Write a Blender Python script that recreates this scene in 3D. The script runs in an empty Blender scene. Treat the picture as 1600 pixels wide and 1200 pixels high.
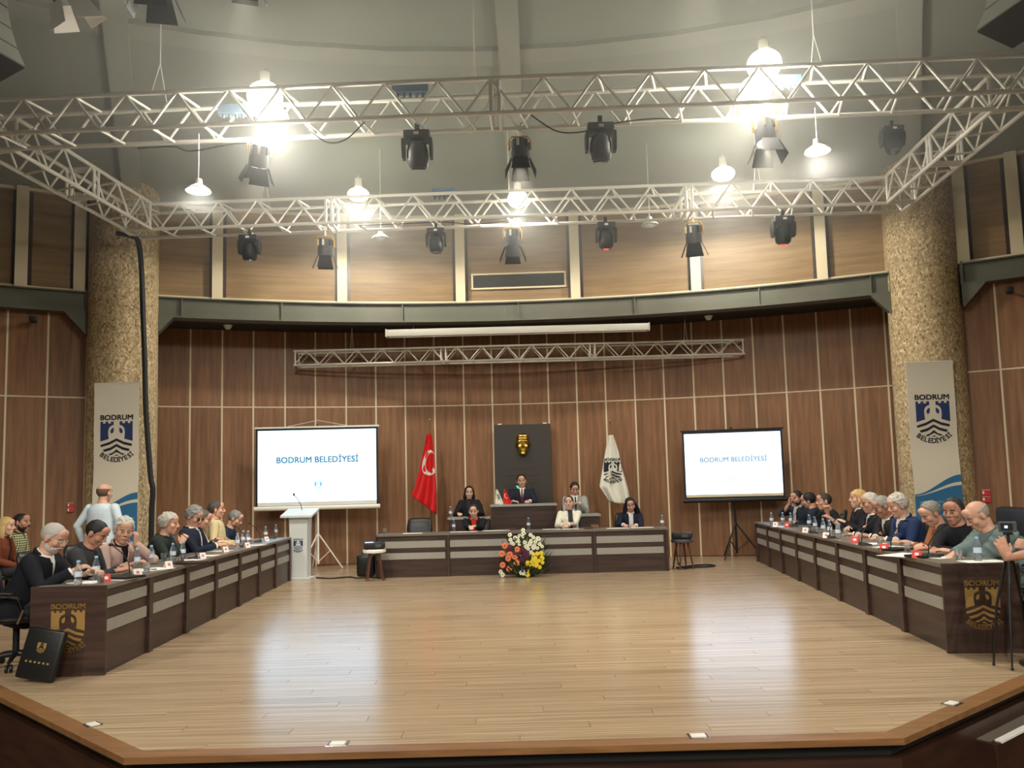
import bpy, bmesh, math, random
from mathutils import Vector as V, Matrix
random.seed(7)
R = math.radians
SC = bpy.context.scene
COL = SC.collection
# ---------------------------------------------------------------- camera
F, PITCH, ROLL, HC, SY = 1252.1, .0866, .0254, 1.4926, 57.17
CAM = V((0, 0, HC))
_cp, _sp, _cr, _sr = math.cos(PITCH), math.sin(PITCH), math.cos(ROLL), math.sin(ROLL)
FW = V((0, _cp, _sp)); _U0 = V((0, -_sp, _cp)); _R0 = V((1, 0, 0))
RT = _cr*_R0 - _sr*_U0; UP = _sr*_R0 + _cr*_U0
cd = bpy.data.cameras.new('camera'); cd.sensor_width = 36; cd.lens = F/1600*36
cd.shift_y = SY/1600; cd.clip_start = .05; cd.clip_end = 200
cam = bpy.data.objects.new('camera', cd); COL.objects.link(cam)
cam.matrix_world = Matrix.Translation(CAM) @ Matrix((RT, UP, -FW)).transposed().to_4x4()
SC.camera = cam
# ---------------------------------------------------------------- world, exposure, lamp strengths
w = bpy.data.worlds.new('world'); SC.world = w; w.use_nodes = True
w.node_tree.nodes['Background'].inputs[0].default_value = (.5, .5, .55, 1)
w.node_tree.nodes['Background'].inputs[1].default_value = .02
SC.view_settings.view_transform = 'Standard'; SC.view_settings.look = 'None'
SC.view_settings.gamma = 1; SC.view_settings.use_curve_mapping = False
SC.cycles.max_bounces = 7; SC.cycles.transmission_bounces = 6
SC.view_settings.exposure = 0.5
LAMP_W = 420        # watts of one bright high-bay lamp
FILL_W = 1000       # watts of one unseen fill lamp added behind the camera
SPOT_W = 260       # watts of one stage spotlight
SCREEN_E = 1.9      # projected picture

def ray(px, py): return FW*F + RT*(px-800) - UP*(py-600-SY)
def at(px, py, Y):
    d = ray(px, py); return CAM + d*(Y/d.y)
def atz(px, py, Z=0.):
    d = ray(px, py); return CAM + d*((Z-HC)/d.z)
HCX, HCY, R1, R2 = -.296, -1.771, 18.03, 19.449       # the round hall: centre, wall radius, recess radius
def pol(a, r, z=0.): return V((HCX + r*math.sin(R(a)), HCY + r*math.cos(R(a)), z))
def atc(px, py, r):
    d = ray(px, py); ox, oy = CAM.x-HCX, CAM.y-HCY
    a = d.x*d.x+d.y*d.y; b = d.x*ox+d.y*oy; c = ox*ox+oy*oy-r*r
    return CAM + d*((-b+math.sqrt(b*b-a*c))/a)

# ---------------------------------------------------------------- materials
MATS = {}
def lin(c):
    return tuple(((x/255)/12.92 if x <= 10 else (((x/255)+.055)/1.055)**2.4) for x in c) + (1,)
def mat(name, rgb, rough=.6, metal=0., spec=.5, emit=0., trans=0., var=0., vscale=6., bump=0., alpha=1., ior=1.45, pure=False):
    if name in MATS: return MATS[name]
    m = bpy.data.materials.new(name); m.use_nodes = True; MATS[name] = m
    nt = m.node_tree; b = nt.nodes['Principled BSDF']; c = lin(rgb)
    b.inputs['Base Color'].default_value = c; b.inputs['Roughness'].default_value = rough
    b.inputs['Metallic'].default_value = metal; b.inputs['Specular IOR Level'].default_value = spec
    b.inputs['IOR'].default_value = ior
    if emit and pure: b.inputs['Base Color'].default_value = (.01, .01, .01, 1)
    if emit: b.inputs['Emission Color'].default_value = c; b.inputs['Emission Strength'].default_value = emit
    if trans: b.inputs['Transmission Weight'].default_value = trans
    if alpha < 1: b.inputs['Alpha'].default_value = alpha
    if var or bump:
        tc = nt.nodes.new('ShaderNodeTexCoord'); n = nt.nodes.new('ShaderNodeTexNoise')
        n.inputs['Scale'].default_value = vscale; n.inputs['Detail'].default_value = 4
        nt.links.new(tc.outputs['Object'], n.inputs['Vector'])
        if var:
            mx = nt.nodes.new('ShaderNodeMix'); mx.data_type = 'RGBA'
            mx.inputs[6].default_value = tuple(x*(1-var) for x in c[:3])+(1,)
            mx.inputs[7].default_value = tuple(min(1, x*(1+var)) for x in c[:3])+(1,)
            nt.links.new(n.outputs['Fac'], mx.inputs[0]); nt.links.new(mx.outputs[2], b.inputs['Base Color'])
        if bump:
            bp = nt.nodes.new('ShaderNodeBump'); bp.inputs['Strength'].default_value = bump; bp.inputs['Distance'].default_value = .01
            nt.links.new(n.outputs['Fac'], bp.inputs['Height']); nt.links.new(bp.outputs[0], b.inputs['Normal'])
    return m
def wood(name, dark, light, scale, rough=.45, spec=.4, rnd=.12, detail=5., bump=.05, contrast=(.3, .7)):
    """grain stretched along the axis with the small scale; each object or loose piece gets its own offset and tone"""
    m = bpy.data.materials.new(name); m.use_nodes = True; MATS[name] = m
    nt = m.node_tree; N = nt.nodes.new; L = nt.links.new; b = nt.nodes['Principled BSDF']
    b.inputs['Roughness'].default_value = rough; b.inputs['Specular IOR Level'].default_value = spec
    tc = N('ShaderNodeTexCoord'); mp = N('ShaderNodeMapping'); mp.inputs['Scale'].default_value = scale
    oi = N('ShaderNodeObjectInfo'); ge = N('ShaderNodeNewGeometry')
    ad = N('ShaderNodeMath'); ad.operation = 'ADD'; L(oi.outputs['Random'], ad.inputs[0]); L(ge.outputs['Random Per Island'], ad.inputs[1])
    fr = N('ShaderNodeMath'); fr.operation = 'FRACT'; L(ad.outputs[0], fr.inputs[0])
    ml = N('ShaderNodeMath'); ml.operation = 'MULTIPLY'; ml.inputs[1].default_value = 37.; L(fr.outputs[0], ml.inputs[0])
    L(tc.outputs['Object'], mp.inputs['Vector']); L(ml.outputs[0], mp.inputs['Location'])
    n = N('ShaderNodeTexNoise'); n.inputs['Scale'].default_value = 1.; n.inputs['Detail'].default_value = detail; n.inputs['Roughness'].default_value = .6
    L(mp.outputs[0], n.inputs['Vector'])
    cr = N('ShaderNodeValToRGB'); cr.color_ramp.elements[0].position = contrast[0]; cr.color_ramp.elements[1].position = contrast[1]
    cr.color_ramp.elements[0].color = lin(dark); cr.color_ramp.elements[1].color = lin(light)
    L(n.outputs['Fac'], cr.inputs[0])
    mr = N('ShaderNodeMapRange'); mr.inputs[3].default_value = 1-rnd; mr.inputs[4].default_value = 1+rnd; L(fr.outputs[0], mr.inputs[0])
    mx = N('ShaderNodeMix'); mx.data_type = 'RGBA'; mx.blend_type = 'MULTIPLY'; mx.inputs[0].default_value = 1
    L(cr.outputs[0], mx.inputs[6]); L(mr.outputs[0], mx.inputs[7]); L(mx.outputs[2], b.inputs['Base Color'])
    if bump:
        bp = N('ShaderNodeBump'); bp.inputs['Strength'].default_value = bump; bp.inputs['Distance'].default_value = .004
        L(n.outputs['Fac'], bp.inputs['Height']); L(bp.outputs[0], b.inputs['Normal'])
    return m
wood('wall_wood', (110, 76, 51), (145, 104, 72), (14, 14, .9), .42, .35, .10)
wood('upper_wood', (120, 96, 66), (152, 125, 88), (.8, .8, 12), .5, .3, .08)
wood('floor_wood', (132, 110, 85), (194, 171, 140), (.8, 34, 1), .215, .6, .07, 7., .0, (.25, .7))
wood('desk_wood', (42, 30, 26), (74, 55, 47), (1.2, 18, 18), .38, .45, .10)
wood('desk_side', (42, 30, 26), (74, 55, 47), (18, 1.2, 18), .38, .45, .10)
wood('edge_wood', (108, 74, 44), (140, 100, 62), (2, 20, 20), .35, .5, .08)
wood('fascia_wood', (40, 24, 18), (64, 40, 28), (2, 2, 14), .3, .5, .08)
wood('leg_wood', (70, 42, 34), (100, 64, 50), (20, 20, 2), .4, .4, .05)
mat('desk_grey', (150, 148, 140), .45, var=.10, vscale=9); mat('desk_top', (112, 104, 94), .35, var=.12, vscale=7)
mat('cream', (214, 200, 168), .55); mat('plaster', (150, 140, 122), .8, var=.05)
mat('ceiling', (147, 151, 140), .85, var=.06, vscale=1.2); mat('rib', (156, 158, 146), .8, var=.05)
mat('steel_dark', (92, 92, 80), .5, metal=.1, var=.06); mat('steel_black', (44, 45, 44), .6)  # second steel is one even near-black, for soffit and kick strip
mat('alu', (226, 223, 212), .45, metal=.2); mat('chrome', (210, 210, 210), .15, metal=1)
mat('black_metal', (26, 27, 28), .45, metal=.2); mat('black_plastic', (22, 22, 24), .5); mat('grey_plastic', (70, 72, 74), .5)
mat('housing_grey', (168, 164, 154), .5); mat('white_plastic', (226, 228, 228), .4); mat('white_paint', (228, 226, 218), .5)
mat('yellow_metal', (206, 160, 60), .4, metal=.3); mat('speaker_grille', (150, 152, 142), .7, bump=.3, vscale=160)
mat('lamp_on', (255, 250, 226), .5, emit=9.); mat('lamp_soft', (255, 250, 232), .5, emit=5.); mat('lens', (40, 44, 50), .1, spec=.8)
mat('green_led', (40, 240, 170), .4, emit=4.); mat('red_led', (240, 70, 50), .4, emit=1.2)
mat('leather', (24, 26, 27), .38, bump=.15, vscale=40); mat('leather_green', (34, 44, 46), .35, bump=.15, vscale=40)
mat('paper', (236, 236, 232), .7); mat('card_red', (214, 70, 66), .5); mat('card_white', (238, 232, 230), .5); mat('rose_print', (206, 120, 130), .6)
mat('bottle', (222, 236, 244), .06, trans=.9, ior=1.25, alpha=.62); mat('bottle_cap', (150, 190, 228), .4); mat('bottle_label', (206, 220, 236), .5)
mat('glass', (232, 240, 240), .04, trans=.92, ior=1.25, alpha=.55); mat('water', (220, 232, 238), .03, trans=1., ior=1.2)
mat('navy_print', (38, 54, 100), .6); mat('ink', (34, 34, 44), .6); mat('banner', (216, 208, 190), .7, bump=.1, vscale=9); mat('banner_blue', (44, 106, 150), .65)
mat('banner_text', (190, 205, 212), .6); mat('gold', (220, 180, 108), .36, metal=.75); mat('brass', (180, 146, 70), .3, metal=1.)
mat('flag_red', (206, 30, 34), .65); mat('flag_white', (226, 224, 212), .65); mat('board', (56, 52, 48), .4, var=.08, vscale=3); mat('board_red', (80, 42, 40), .6)
mat('sign_red', (196, 40, 44), .5); mat('sofa', (20, 21, 22), .4, bump=.1, vscale=20); mat('cable', (18, 18, 19), .6); mat('vent_dark', (62, 64, 58), .6)
mat('projector_lens', (150, 200, 255), .2, emit=2.); mat('lower_floor', (52, 38, 30), .4, var=.1)
mat('lectern', (206, 212, 212), .35, spec=.5); mat('blue_grey', (92, 120, 146), .5)
for n_, c_ in dict(leaf=(44, 74, 44), leaf_dark=(26, 48, 32), leaf_pale=(96, 116, 70), petal_white=(240, 240, 214), petal_salmon=(240, 146, 104), petal_purple=(96, 36, 66), petal_yellow=(240, 216, 60), petal_core=(150, 70, 40)).items():
    mat(n_, c_, .6, var=.15, vscale=60)
def stone():
    m = bpy.data.materials.new('stone_chips'); m.use_nodes = True; MATS['stone_chips'] = m
    nt = m.node_tree; N = nt.nodes.new; L = nt.links.new; b = nt.nodes['Principled BSDF']; b.inputs['Roughness'].default_value = .75
    tc = N('ShaderNodeTexCoord'); mp = N('ShaderNodeMapping'); mp.inputs['Scale'].default_value = (40, 40, 24); L(tc.outputs['Object'], mp.inputs['Vector'])
    vo = N('ShaderNodeTexVoronoi'); vo.inputs['Scale'].default_value = 1; L(mp.outputs[0], vo.inputs['Vector'])
    se = N('ShaderNodeSeparateColor'); L(vo.outputs['Color'], se.inputs[0])
    cr = N('ShaderNodeValToRGB'); e = cr.color_ramp.elements
    e[0].position = 0; e[0].color = lin((112, 95, 70)); e[1].position = 1; e[1].color = lin((216, 200, 164))
    for p, c in ((.12, (150, 128, 94)), (.5, (174, 152, 114)), (.85, (192, 171, 132))):
        x = e.new(p); x.color = lin(c)
    L(se.outputs[0], cr.inputs[0]); L(cr.outputs[0], b.inputs['Base Color'])
    v2 = N('ShaderNodeTexVoronoi'); v2.feature = 'DISTANCE_TO_EDGE'; v2.inputs['Scale'].default_value = 1; L(mp.outputs[0], v2.inputs['Vector'])
    ad = N('ShaderNodeMath'); ad.operation = 'ADD'; L(v2.outputs['Distance'], ad.inputs[0]); L(se.outputs[1], ad.inputs[1])
    bp = N('ShaderNodeBump'); bp.inputs['Strength'].default_value = .3; bp.inputs['Distance'].default_value = .02; L(ad.outputs[0], bp.inputs['Height']); L(bp.outputs[0], b.inputs['Normal'])
stone()

# ---------------------------------------------------------------- mesh helpers
def frame(d, up=V((0, 0, 1))):
    d = d.normalized()
    if abs(d.dot(up)) > .98: up = V((0, 1, 0)) if abs(d.y) < .9 else V((1, 0, 0))
    x = up.cross(d).normalized(); return x, d.cross(x)
class MB:
    def __init__(s): s.v = []; s.f = []; s.mi = []
    def add(s, vs, fs, mi=0):
        o = len(s.v); s.v += [tuple(p) for p in vs]; s.f += [tuple(i+o for i in f) for f in fs]; s.mi += [mi]*len(fs); return s
    def box(s, c, d, M=None, mi=0):
        x, y, z = d[0]/2, d[1]/2, d[2]/2; c = V(c)
        vs = [V((sx*x, sy*y, sz*z)) for sx in (-1, 1) for sy in (-1, 1) for sz in (-1, 1)]
        vs = [c + (M @ p if M else p) for p in vs]
        return s.add(vs, [(0, 1, 3, 2), (4, 6, 7, 5), (0, 4, 5, 1), (2, 3, 7, 6), (0, 2, 6, 4), (1, 5, 7, 3)], mi)
    def bx(s, x0, x1, y0, y1, z0, z1, mi=0): return s.box(((x0+x1)/2, (y0+y1)/2, (z0+z1)/2), (x1-x0, y1-y0, z1-z0), None, mi)
    def loft(s, rings, cap=True, closed=False, mi=0):
        n = len(rings[0]); vs = [p for r in rings for p in r]; fs = []
        m = len(rings)
        for i in range(m if closed else m-1):
            a, b = i*n, ((i+1) % m)*n
            for j in range(n):
                k = (j+1) % n; fs.append((a+j, a+k, b+k, b+j))
        if cap and not closed: fs.append(tuple(range(n-1, -1, -1))); fs.append(tuple((m-1)*n+i for i in range(n)))
        return s.add(vs, fs, mi)
    def tube(s, pts, r, n=8, closed=False, cap=True, mi=0, sq=1.):
        pts = [V(p) for p in pts]; m = len(pts)
        if not isinstance(r, (list, tuple)): r = [r]*m
        rings = []; x = None
        for i, p in enumerate(pts):
            if closed: d = pts[(i+1) % m]-pts[i-1]
            else: d = pts[min(i+1, m-1)]-pts[max(i-1, 0)]
            d = d.normalized()
            if x is None: x, y = frame(d)
            else:
                x = (x - d*x.dot(d)); x = x.normalized() if x.length > 1e-6 else frame(d)[0]; y = d.cross(x)
            rings.append([p + x*(r[i]*math.cos(t*2*math.pi/n)) + y*(sq*r[i]*math.sin(t*2*math.pi/n)) for t in range(n)])
        return s.loft(rings, cap, closed, mi)
    def cyl(s, p0, p1, r0, r1=None, n=12, mi=0): return s.tube([p0, p1], [r0, r0 if r1 is None else r1], n, mi=mi)
    def lathe(s, prof, n=16, o=(0, 0, 0), M=None, mi=0, cap=True):
        o = V(o); rings = []
        for r, z in prof:
            ring = [V((r*math.cos(2*math.pi*t/n), r*math.sin(2*math.pi*t/n), z)) for t in range(n)]
            rings.append([o + (M @ p if M else p) for p in ring])
        return s.loft(rings, cap, mi=mi)
    def ell(s, c, r, M=None, nu=16, nv=10, mi=0):
        c = V(c); vs = []; fs = []
        def P(x, y, z):
            p = V((x*r[0], y*r[1], z*r[2])); return c + (M @ p if M else p)
        vs.append(P(0, 0, -1))
        for i in range(1, nv):
            a = math.pi*i/nv - math.pi/2
            for j in range(nu):
                t = 2*math.pi*j/nu; vs.append(P(math.cos(a)*math.cos(t), math.cos(a)*math.sin(t), math.sin(a)))
        vs.append(P(0, 0, 1)); k = len(vs)-1
        for j in range(nu):
            fs.append((0, 1+(j+1) % nu, 1+j)); b = 1+(nv-2)*nu; fs.append((k, b+j, b+(j+1) % nu))
        for i in range(nv-2):
            for j in range(nu):
                a = 1+i*nu; fs.append((a+j, a+(j+1) % nu, a+nu+(j+1) % nu, a+nu+j))
        return s.add(vs, fs, mi)
    def prism(s, poly, fn0, fn1, mi=0):
        n = len(poly); vs = [fn0(*p) for p in poly]+[fn1(*p) for p in poly]
        fs = [tuple(range(n-1, -1, -1)), tuple(range(n, 2*n))]+[(i, (i+1) % n, n+(i+1) % n, n+i) for i in range(n)]
        return s.add(vs, fs, mi)
    def mesh(s, name, ms, smooth=40, bevel=0, fix=False):
        me = bpy.data.meshes.new(name); me.from_pydata(s.v, [], s.f)
        for m in (ms if isinstance(ms, (list, tuple)) else [ms]): me.materials.append(MATS[m] if isinstance(m, str) else m)
        if any(s.mi): me.polygons.foreach_set('material_index', s.mi)
        if bevel or fix:
            b = bmesh.new(); b.from_mesh(me)
            if fix: bmesh.ops.recalc_face_normals(b, faces=b.faces)
            if bevel: bmesh.ops.bevel(b, geom=list(b.edges), offset=bevel, segments=2, affect='EDGES', profile=.6, clamp_overlap=True)
            b.to_mesh(me); b.free()
        if smooth:
            me.polygons.foreach_set('use_smooth', [True]*len(me.polygons))
            me.set_sharp_from_angle(angle=R(smooth))
        me.update(); return me
    def build(s, name, ms, parent=None, smooth=40, bevel=0, loc=None, rz=None, fix=False):
        return link(name, s.mesh(name, ms, smooth, bevel, fix), parent, loc, rz)
def link(name, me, parent=None, loc=None, rz=None, M=None):
    o = bpy.data.objects.new(name, me); COL.objects.link(o)
    if parent is not None: o.parent = parent
    if loc is not None: o.location = loc
    if rz is not None: o.rotation_euler = (0, 0, rz)
    if M is not None: o.matrix_local = M
    return o
def tag(o, label, cat=None, group=None, kind=None):
    if label: o['label'] = label
    if cat: o['category'] = cat
    if group: o['group'] = group
    if kind: o['kind'] = kind
    return o
def thing(name, label, cat, loc=(0, 0, 0), rz=0., group=None):
    o = bpy.data.objects.new(name, None); COL.objects.link(o); o.empty_display_size = .1
    o.location = loc; o.rotation_euler = (0, 0, rz); return tag(o, label, cat, group)
CH = {}
def copy_tree(o, parent=None, label=None):
    c = o.copy(); COL.objects.link(c)
    if parent is not None: c.parent = parent
    if label: c['label'] = label
    for k in o.children: copy_tree(k, c)
    return c
def struct(name, o, label=None):
    o['kind'] = 'structure'
    if label: o['label'] = label
    return o
def polybox(name, pts, z0, z1, m, parent=None):
    b = MB(); b.prism(pts, lambda x, y: (x, y, z0), lambda x, y: (x, y, z1)); return b.build(name, m, parent, 0, fix=True)
def lamp(name, parent, loc, watts, color=(1, .94, .82), radius=.12, spot=None, direction=None, blend=.5):
    d = bpy.data.lights.new(name, 'SPOT' if spot else 'POINT'); d.energy = watts; d.color = color; d.shadow_soft_size = radius
    if spot: d.spot_size = R(spot); d.spot_blend = blend
    o = bpy.data.objects.new(name, d); COL.objects.link(o); o.parent = parent; o.location = loc
    if direction is not None: o.rotation_euler = V(direction).to_track_quat('-Z', 'Y').to_euler()
    return o
# ---------------------------------------------------------------- lettering and the castle emblem (flat print)
GL = {}
def glyphs(txt, bold=0.):
    """outline of a text in unit size as a list of (verts2d, faces)"""
    k = (txt, bold)
    if k in GL: return GL[k]
    cu = bpy.data.curves.new('t', 'FONT'); cu.body = txt; cu.size = 1; cu.offset = bold; cu.resolution_u = 3; cu.fill_mode = 'FRONT'
    ob = bpy.data.objects.new('t', cu); COL.objects.link(ob)
    dg = bpy.context.evaluated_depsgraph_get(); me = bpy.data.meshes.new_from_object(ob.evaluated_get(dg))
    vs = [(v.co.x, v.co.y) for v in me.vertices]; fs = [tuple(p.vertices) for p in me.polygons]
    bpy.data.objects.remove(ob); bpy.data.curves.remove(cu); bpy.data.meshes.remove(me)
    GL[k] = (vs, fs); return GL[k]
def put_text(mb, txt, fn, cx, cy, width=None, height=None, bold=.02, mi=0, align='c'):
    vs, fs = glyphs(txt)
    if not vs: return
    x0 = min(v[0] for v in vs); x1 = max(v[0] for v in vs); y0 = min(v[1] for v in vs); y1 = max(v[1] for v in vs)
    sx = width/(x1-x0) if width else None; sy = height/(y1-y0) if height else None
    sx = sx or sy; sy = sy or sx
    ox = {'c': (x0+x1)/2, 'l': x0, 'r': x1}[align]
    for dx, dy in ([(0, 0)] if bold <= 0 else [(0, 0), (-bold, -bold), (bold, -bold), (-bold, bold), (bold, bold)]):
        mb.add([fn(cx+(v[0]-ox+dx)*sx, cy+(v[1]-(y0+y1)/2+dy)*sy) for v in vs], fs, mi)
TOWER = [(635,390),(651,390),(651,402),(666,402),(666,390),(684,390),(684,402),(700,402),(700,390),(718,390),(718,412),(705,416),(693,425),(686,440),(684,460),(685,480),(688,500),(660,508),(635,516)]
DROP = [(718,428),(706,436),(698,448),(700,462),(708,468),(718,456),(720,440)]
CHEV = [[(635,537),(690,520),(737,497),(784,520),(835,533),(832,548),(784,537),(737,514),(690,537),(638,551)],
        [(650,568),(700,553),(737,532),(775,553),(822,566),(812,580),(775,570),(737,549),(700,571),(660,581)],
        [(683,597),(712,587),(737,566),(762,587),(790,596),(775,603),(737,584),(700,604)], [(737,598),(750,607),(724,607)]]
def emblem(fn, tower_mi=0, ink_mi=1, words=True):
    """fn maps emblem units (x right, y up, shield one unit wide, centred) to space"""
    mb = MB(); U = lambda p: ((p[0]-737)/205, (500-p[1])/205)
    def pg(poly, mi):
        pts = [U(p) for p in poly]; out = []
        for i, p in enumerate(pts):
            q = pts[(i+1) % len(pts)]; out.append(p); k = int(max(abs(q[0]-p[0]), abs(q[1]-p[1]))/.12)
            out += [(p[0]+(q[0]-p[0])*j/(k+1), p[1]+(q[1]-p[1])*j/(k+1)) for j in range(1, k+1)]
        mb.add([fn(*p) for p in out], [tuple(range(len(out)))], mi)
    mir = lambda poly: [(1474-x, y) for x, y in poly][::-1]
    for q in (TOWER, DROP): pg(q, tower_mi); pg(mir(q), tower_mi)
    for q in CHEV: pg(q, ink_mi)
    if words:
        put_text(mb, 'BODRUM', fn, 0, (500-364)/205, width=1., height=.15, bold=.03, mi=ink_mi)
        s = 'BELEDİYESİ'; wd = [.86, .8, .72, .8, .9, .42, .86, .8, .84, .42]; tot = sum(wd); a = -44.; cy = (500-488)/205
        for ch, wv in zip(s, wd):
            am = a+44.*wv/tot; a += 88.*wv/tot; ca, sa = math.cos(R(am)), math.sin(R(am)); rr = .70
            f2 = lambda x, y, ca=ca, sa=sa: fn(sa*rr + x*ca - y*sa, cy - ca*rr + x*sa + y*ca)
            put_text(mb, ch, f2, 0, .015 if ch == 'İ' else 0, height=.17 if ch == 'İ' else .14, bold=.03, mi=ink_mi)
    return mb
# ================================================================ the hall
TRIM_Z, SEAM_Z, TOP_Z, BEAM_B = 5.33, 3.39, 7.2, 4.93
def arc_sheet(mb, a0, a1, r, z0, z1, step=3., mi=0, rr=None):
    n = max(1, int(abs(a1-a0)/step)); rr = r if rr is None else rr
    for i in range(n):
        a, b = a0+(a1-a0)*i/n, a0+(a1-a0)*(i+1)/n
        mb.add([pol(a, r, z0), pol(b, r, z0), pol(b, rr, z1), pol(a, rr, z1)], [(0, 1, 2, 3)], mi)
def arc_box(mb, a0, a1, r0, r1, z0, z1, step=2., mi=0):
    n = max(1, int(math.ceil(abs(a1-a0)/step))); rings = []
    for i in range(n+1):
        a = a0+(a1-a0)*i/n; rings.append([pol(a, r0, z0), pol(a, r1, z0), pol(a, r1, z1), pol(a, r0, z1)])
    mb.loft(rings, True, mi=mi)
AL, AR = -22.9, 26.1                      # column bearings
# ---- stage floor: planks over a slab
STAGE = [(-2.25, 4.92), (2.18, 4.92), (6.2, 8.12), (14, 8.12), (14, 18.2), (-14, 18.2), (-14, 8.68), (-6.4, 8.68)]
sl = polybox('floor', STAGE, -.45, -.012, 'lower_floor'); struct('floor', sl, 'beige laminate stage floor of long planks')
def clip(poly, P):
    out = poly
    n = len(P)
    for i in range(n):
        (ax, ay), (bx, by) = P[i], P[(i+1) % n]
        side = lambda p: (bx-ax)*(p[1]-ay)-(by-ay)*(p[0]-ax)
        res = []
        for j in range(len(out)):
            p, q = out[j-1], out[j]; sp_, sq_ = side(p), side(q)
            if (sp_ >= 0) != (sq_ >= 0):
                t = sp_/(sp_-sq_); res.append((p[0]+(q[0]-p[0])*t, p[1]+(q[1]-p[1])*t))
            if sq_ >= 0: res.append(q)
        out = res
        if not out: return []
    return out
FRONT = [(-2.25, 4.92), (2.18, 4.92), (6.2, 8.12), (6.2, 8.68), (-6.4, 8.68)]
PW, PL, G = .128, 1.9, .0016
cnt = 0; rest = MB(); rows = int((18.2-4.92)/PW)+1
def plank_mesh(mb, poly, cx=0, cy=0):
    n = len(poly)
    mb.add([(x-cx, y-cy, 0) for x, y in poly]+[(x-cx, y-cy, -.012) for x, y in poly],
           [tuple(range(n))]+[(i, n+i, n+(i+1) % n, (i+1) % n) for i in range(n)])
cache = {}
for r_ in range(rows):
    y0 = 4.92+r_*PW; off = (r_*.617 % 1)*PL
    for k in range(-8, 9):
        x0 = k*PL+off; rect = [(x0+G, y0+G), (x0+PL-G, y0+G), (x0+PL-G, y0+PW-G), (x0+G, y0+PW-G)]
        if abs(x0+PL/2) > 13: continue
        if y0 < 8.12:
            p = clip(rect, FRONT)
        else:
            p = rect if y0+PW < 18.2 else []
            if y0 < 8.68 and x0 < -6: p = clip(rect, FRONT)
        if len(p) < 3: continue
        cx, cy = sum(q[0] for q in p)/len(p), sum(q[1] for q in p)/len(p)
        if cnt < 298 and abs(cx) < cy*.70+.6:
            key = 'full' if p == rect else None
            if key and key in cache: me = cache[key]
            else:
                m_ = MB(); plank_mesh(m_, p, cx, cy); me = m_.mesh('plank', 'floor_wood', 0)
                if key: cache[key] = me
            link('plank', me, sl, (cx, cy, 0)); cnt += 1
        else: plank_mesh(rest, p)
tag(rest.build('plank_field', 'floor_wood', sl, 0), None, None, None, 'stuff')
# stage edge: wooden nosing and dark fascia
EDGE = [(-14, 8.68), (-6.4, 8.68), (-2.25, 4.92), (2.18, 4.92), (6.2, 8.12), (14, 8.12)]
def offs(P, d):
    out = []
    for i, p in enumerate(P):
        ns = []
        for j in (i-1, i):
            if 0 <= j < len(P)-1:
                dx, dy = P[j+1][0]-P[j][0], P[j+1][1]-P[j][1]; l = math.hypot(dx, dy); ns.append((dy/l, -dx/l))
        nx, ny = sum(n[0] for n in ns)/len(ns), sum(n[1] for n in ns)/len(ns); l2 = nx*nx+ny*ny
        out.append((p[0]+nx/l2*d, p[1]+ny/l2*d))
    return out
E1, E2, E3 = offs(EDGE, .13), offs(EDGE, .10), offs(EDGE, .03)
nose = MB(); fas = MB(); kick = MB()
for i in range(len(EDGE)-1):
    nose.loft([[(*EDGE[j], .004), (*E1[j], .004), (*E1[j], -.035), (*EDGE[j], -.035)] for j in (i, i+1)])
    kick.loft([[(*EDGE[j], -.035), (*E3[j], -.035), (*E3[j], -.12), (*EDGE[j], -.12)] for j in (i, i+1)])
    fas.loft([[(*EDGE[j], -.12), (*E2[j], -.12), (*E2[j], -.6), (*EDGE[j], -.6)] for j in (i, i+1)])
struct('trim_1', nose.build('trim_1', 'edge_wood', None, 0, fix=True), 'orange brown wooden nosing along the stage edge')
struct('trim_2', kick.build('trim_2', 'steel_black', None, 0, fix=True), 'dark recessed strip under the stage nosing')
struct('wall_stage_front', fas.build('wall_stage_front', 'fascia_wood', None, 0, fix=True), 'dark brown panelled front of the stage')
lf = MB(); lf.lathe([(19.6, -.7), (19.6, -.6)], 72, (HCX, HCY, 0)); struct('floor_lower', lf.build('floor_lower', 'lower_floor', None, 0), 'dark floor below the stage')
# ---- ceiling cone with ribs and ring
cm = MB(); SL = .2; ribs_a = [1.7+24*k for k in range(15)]
def cz(r): return TOP_Z+SL*(R1-r)
for (ra, rb) in ((19.6, 13.45), (13.45, 8), (8, 3), (3, .01)): arc_sheet(cm, -180, 180, ra, cz(ra), cz(rb), 4., rr=rb)
ce = struct('ceiling', cm.build('ceiling', 'ceiling', None, 0), 'grey conical ceiling rising to the middle of the hall')
for a in ribs_a:
    b_ = MB(); hw = .16
    def rp(r, s, dz):
        p = pol(a, r, cz(r)+dz); t = V((math.cos(R(a)), -math.sin(R(a)), 0)); return p+t*(s*hw)
    b_.loft([[rp(r, -1, .02), rp(r, 1, .02), rp(r, 1, -.14), rp(r, -1, -.14)] for r in (18.1, 13.45, 8, 3, 1.2)])
    b_.build('rib', 'rib', ce, 0, fix=True)
rg = MB(); n = 60
rg.loft([[pol(6*i, 13.6, cz(13.6)+.02), pol(6*i, 13.6, cz(13.6)-.07), pol(6*i, 13.3, cz(13.3)-.07), pol(6*i, 13.3, cz(13.3)+.02)] for i in range(60)], False, True)
rg.build('ring', 'rib', ce, 0, fix=True)
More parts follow.
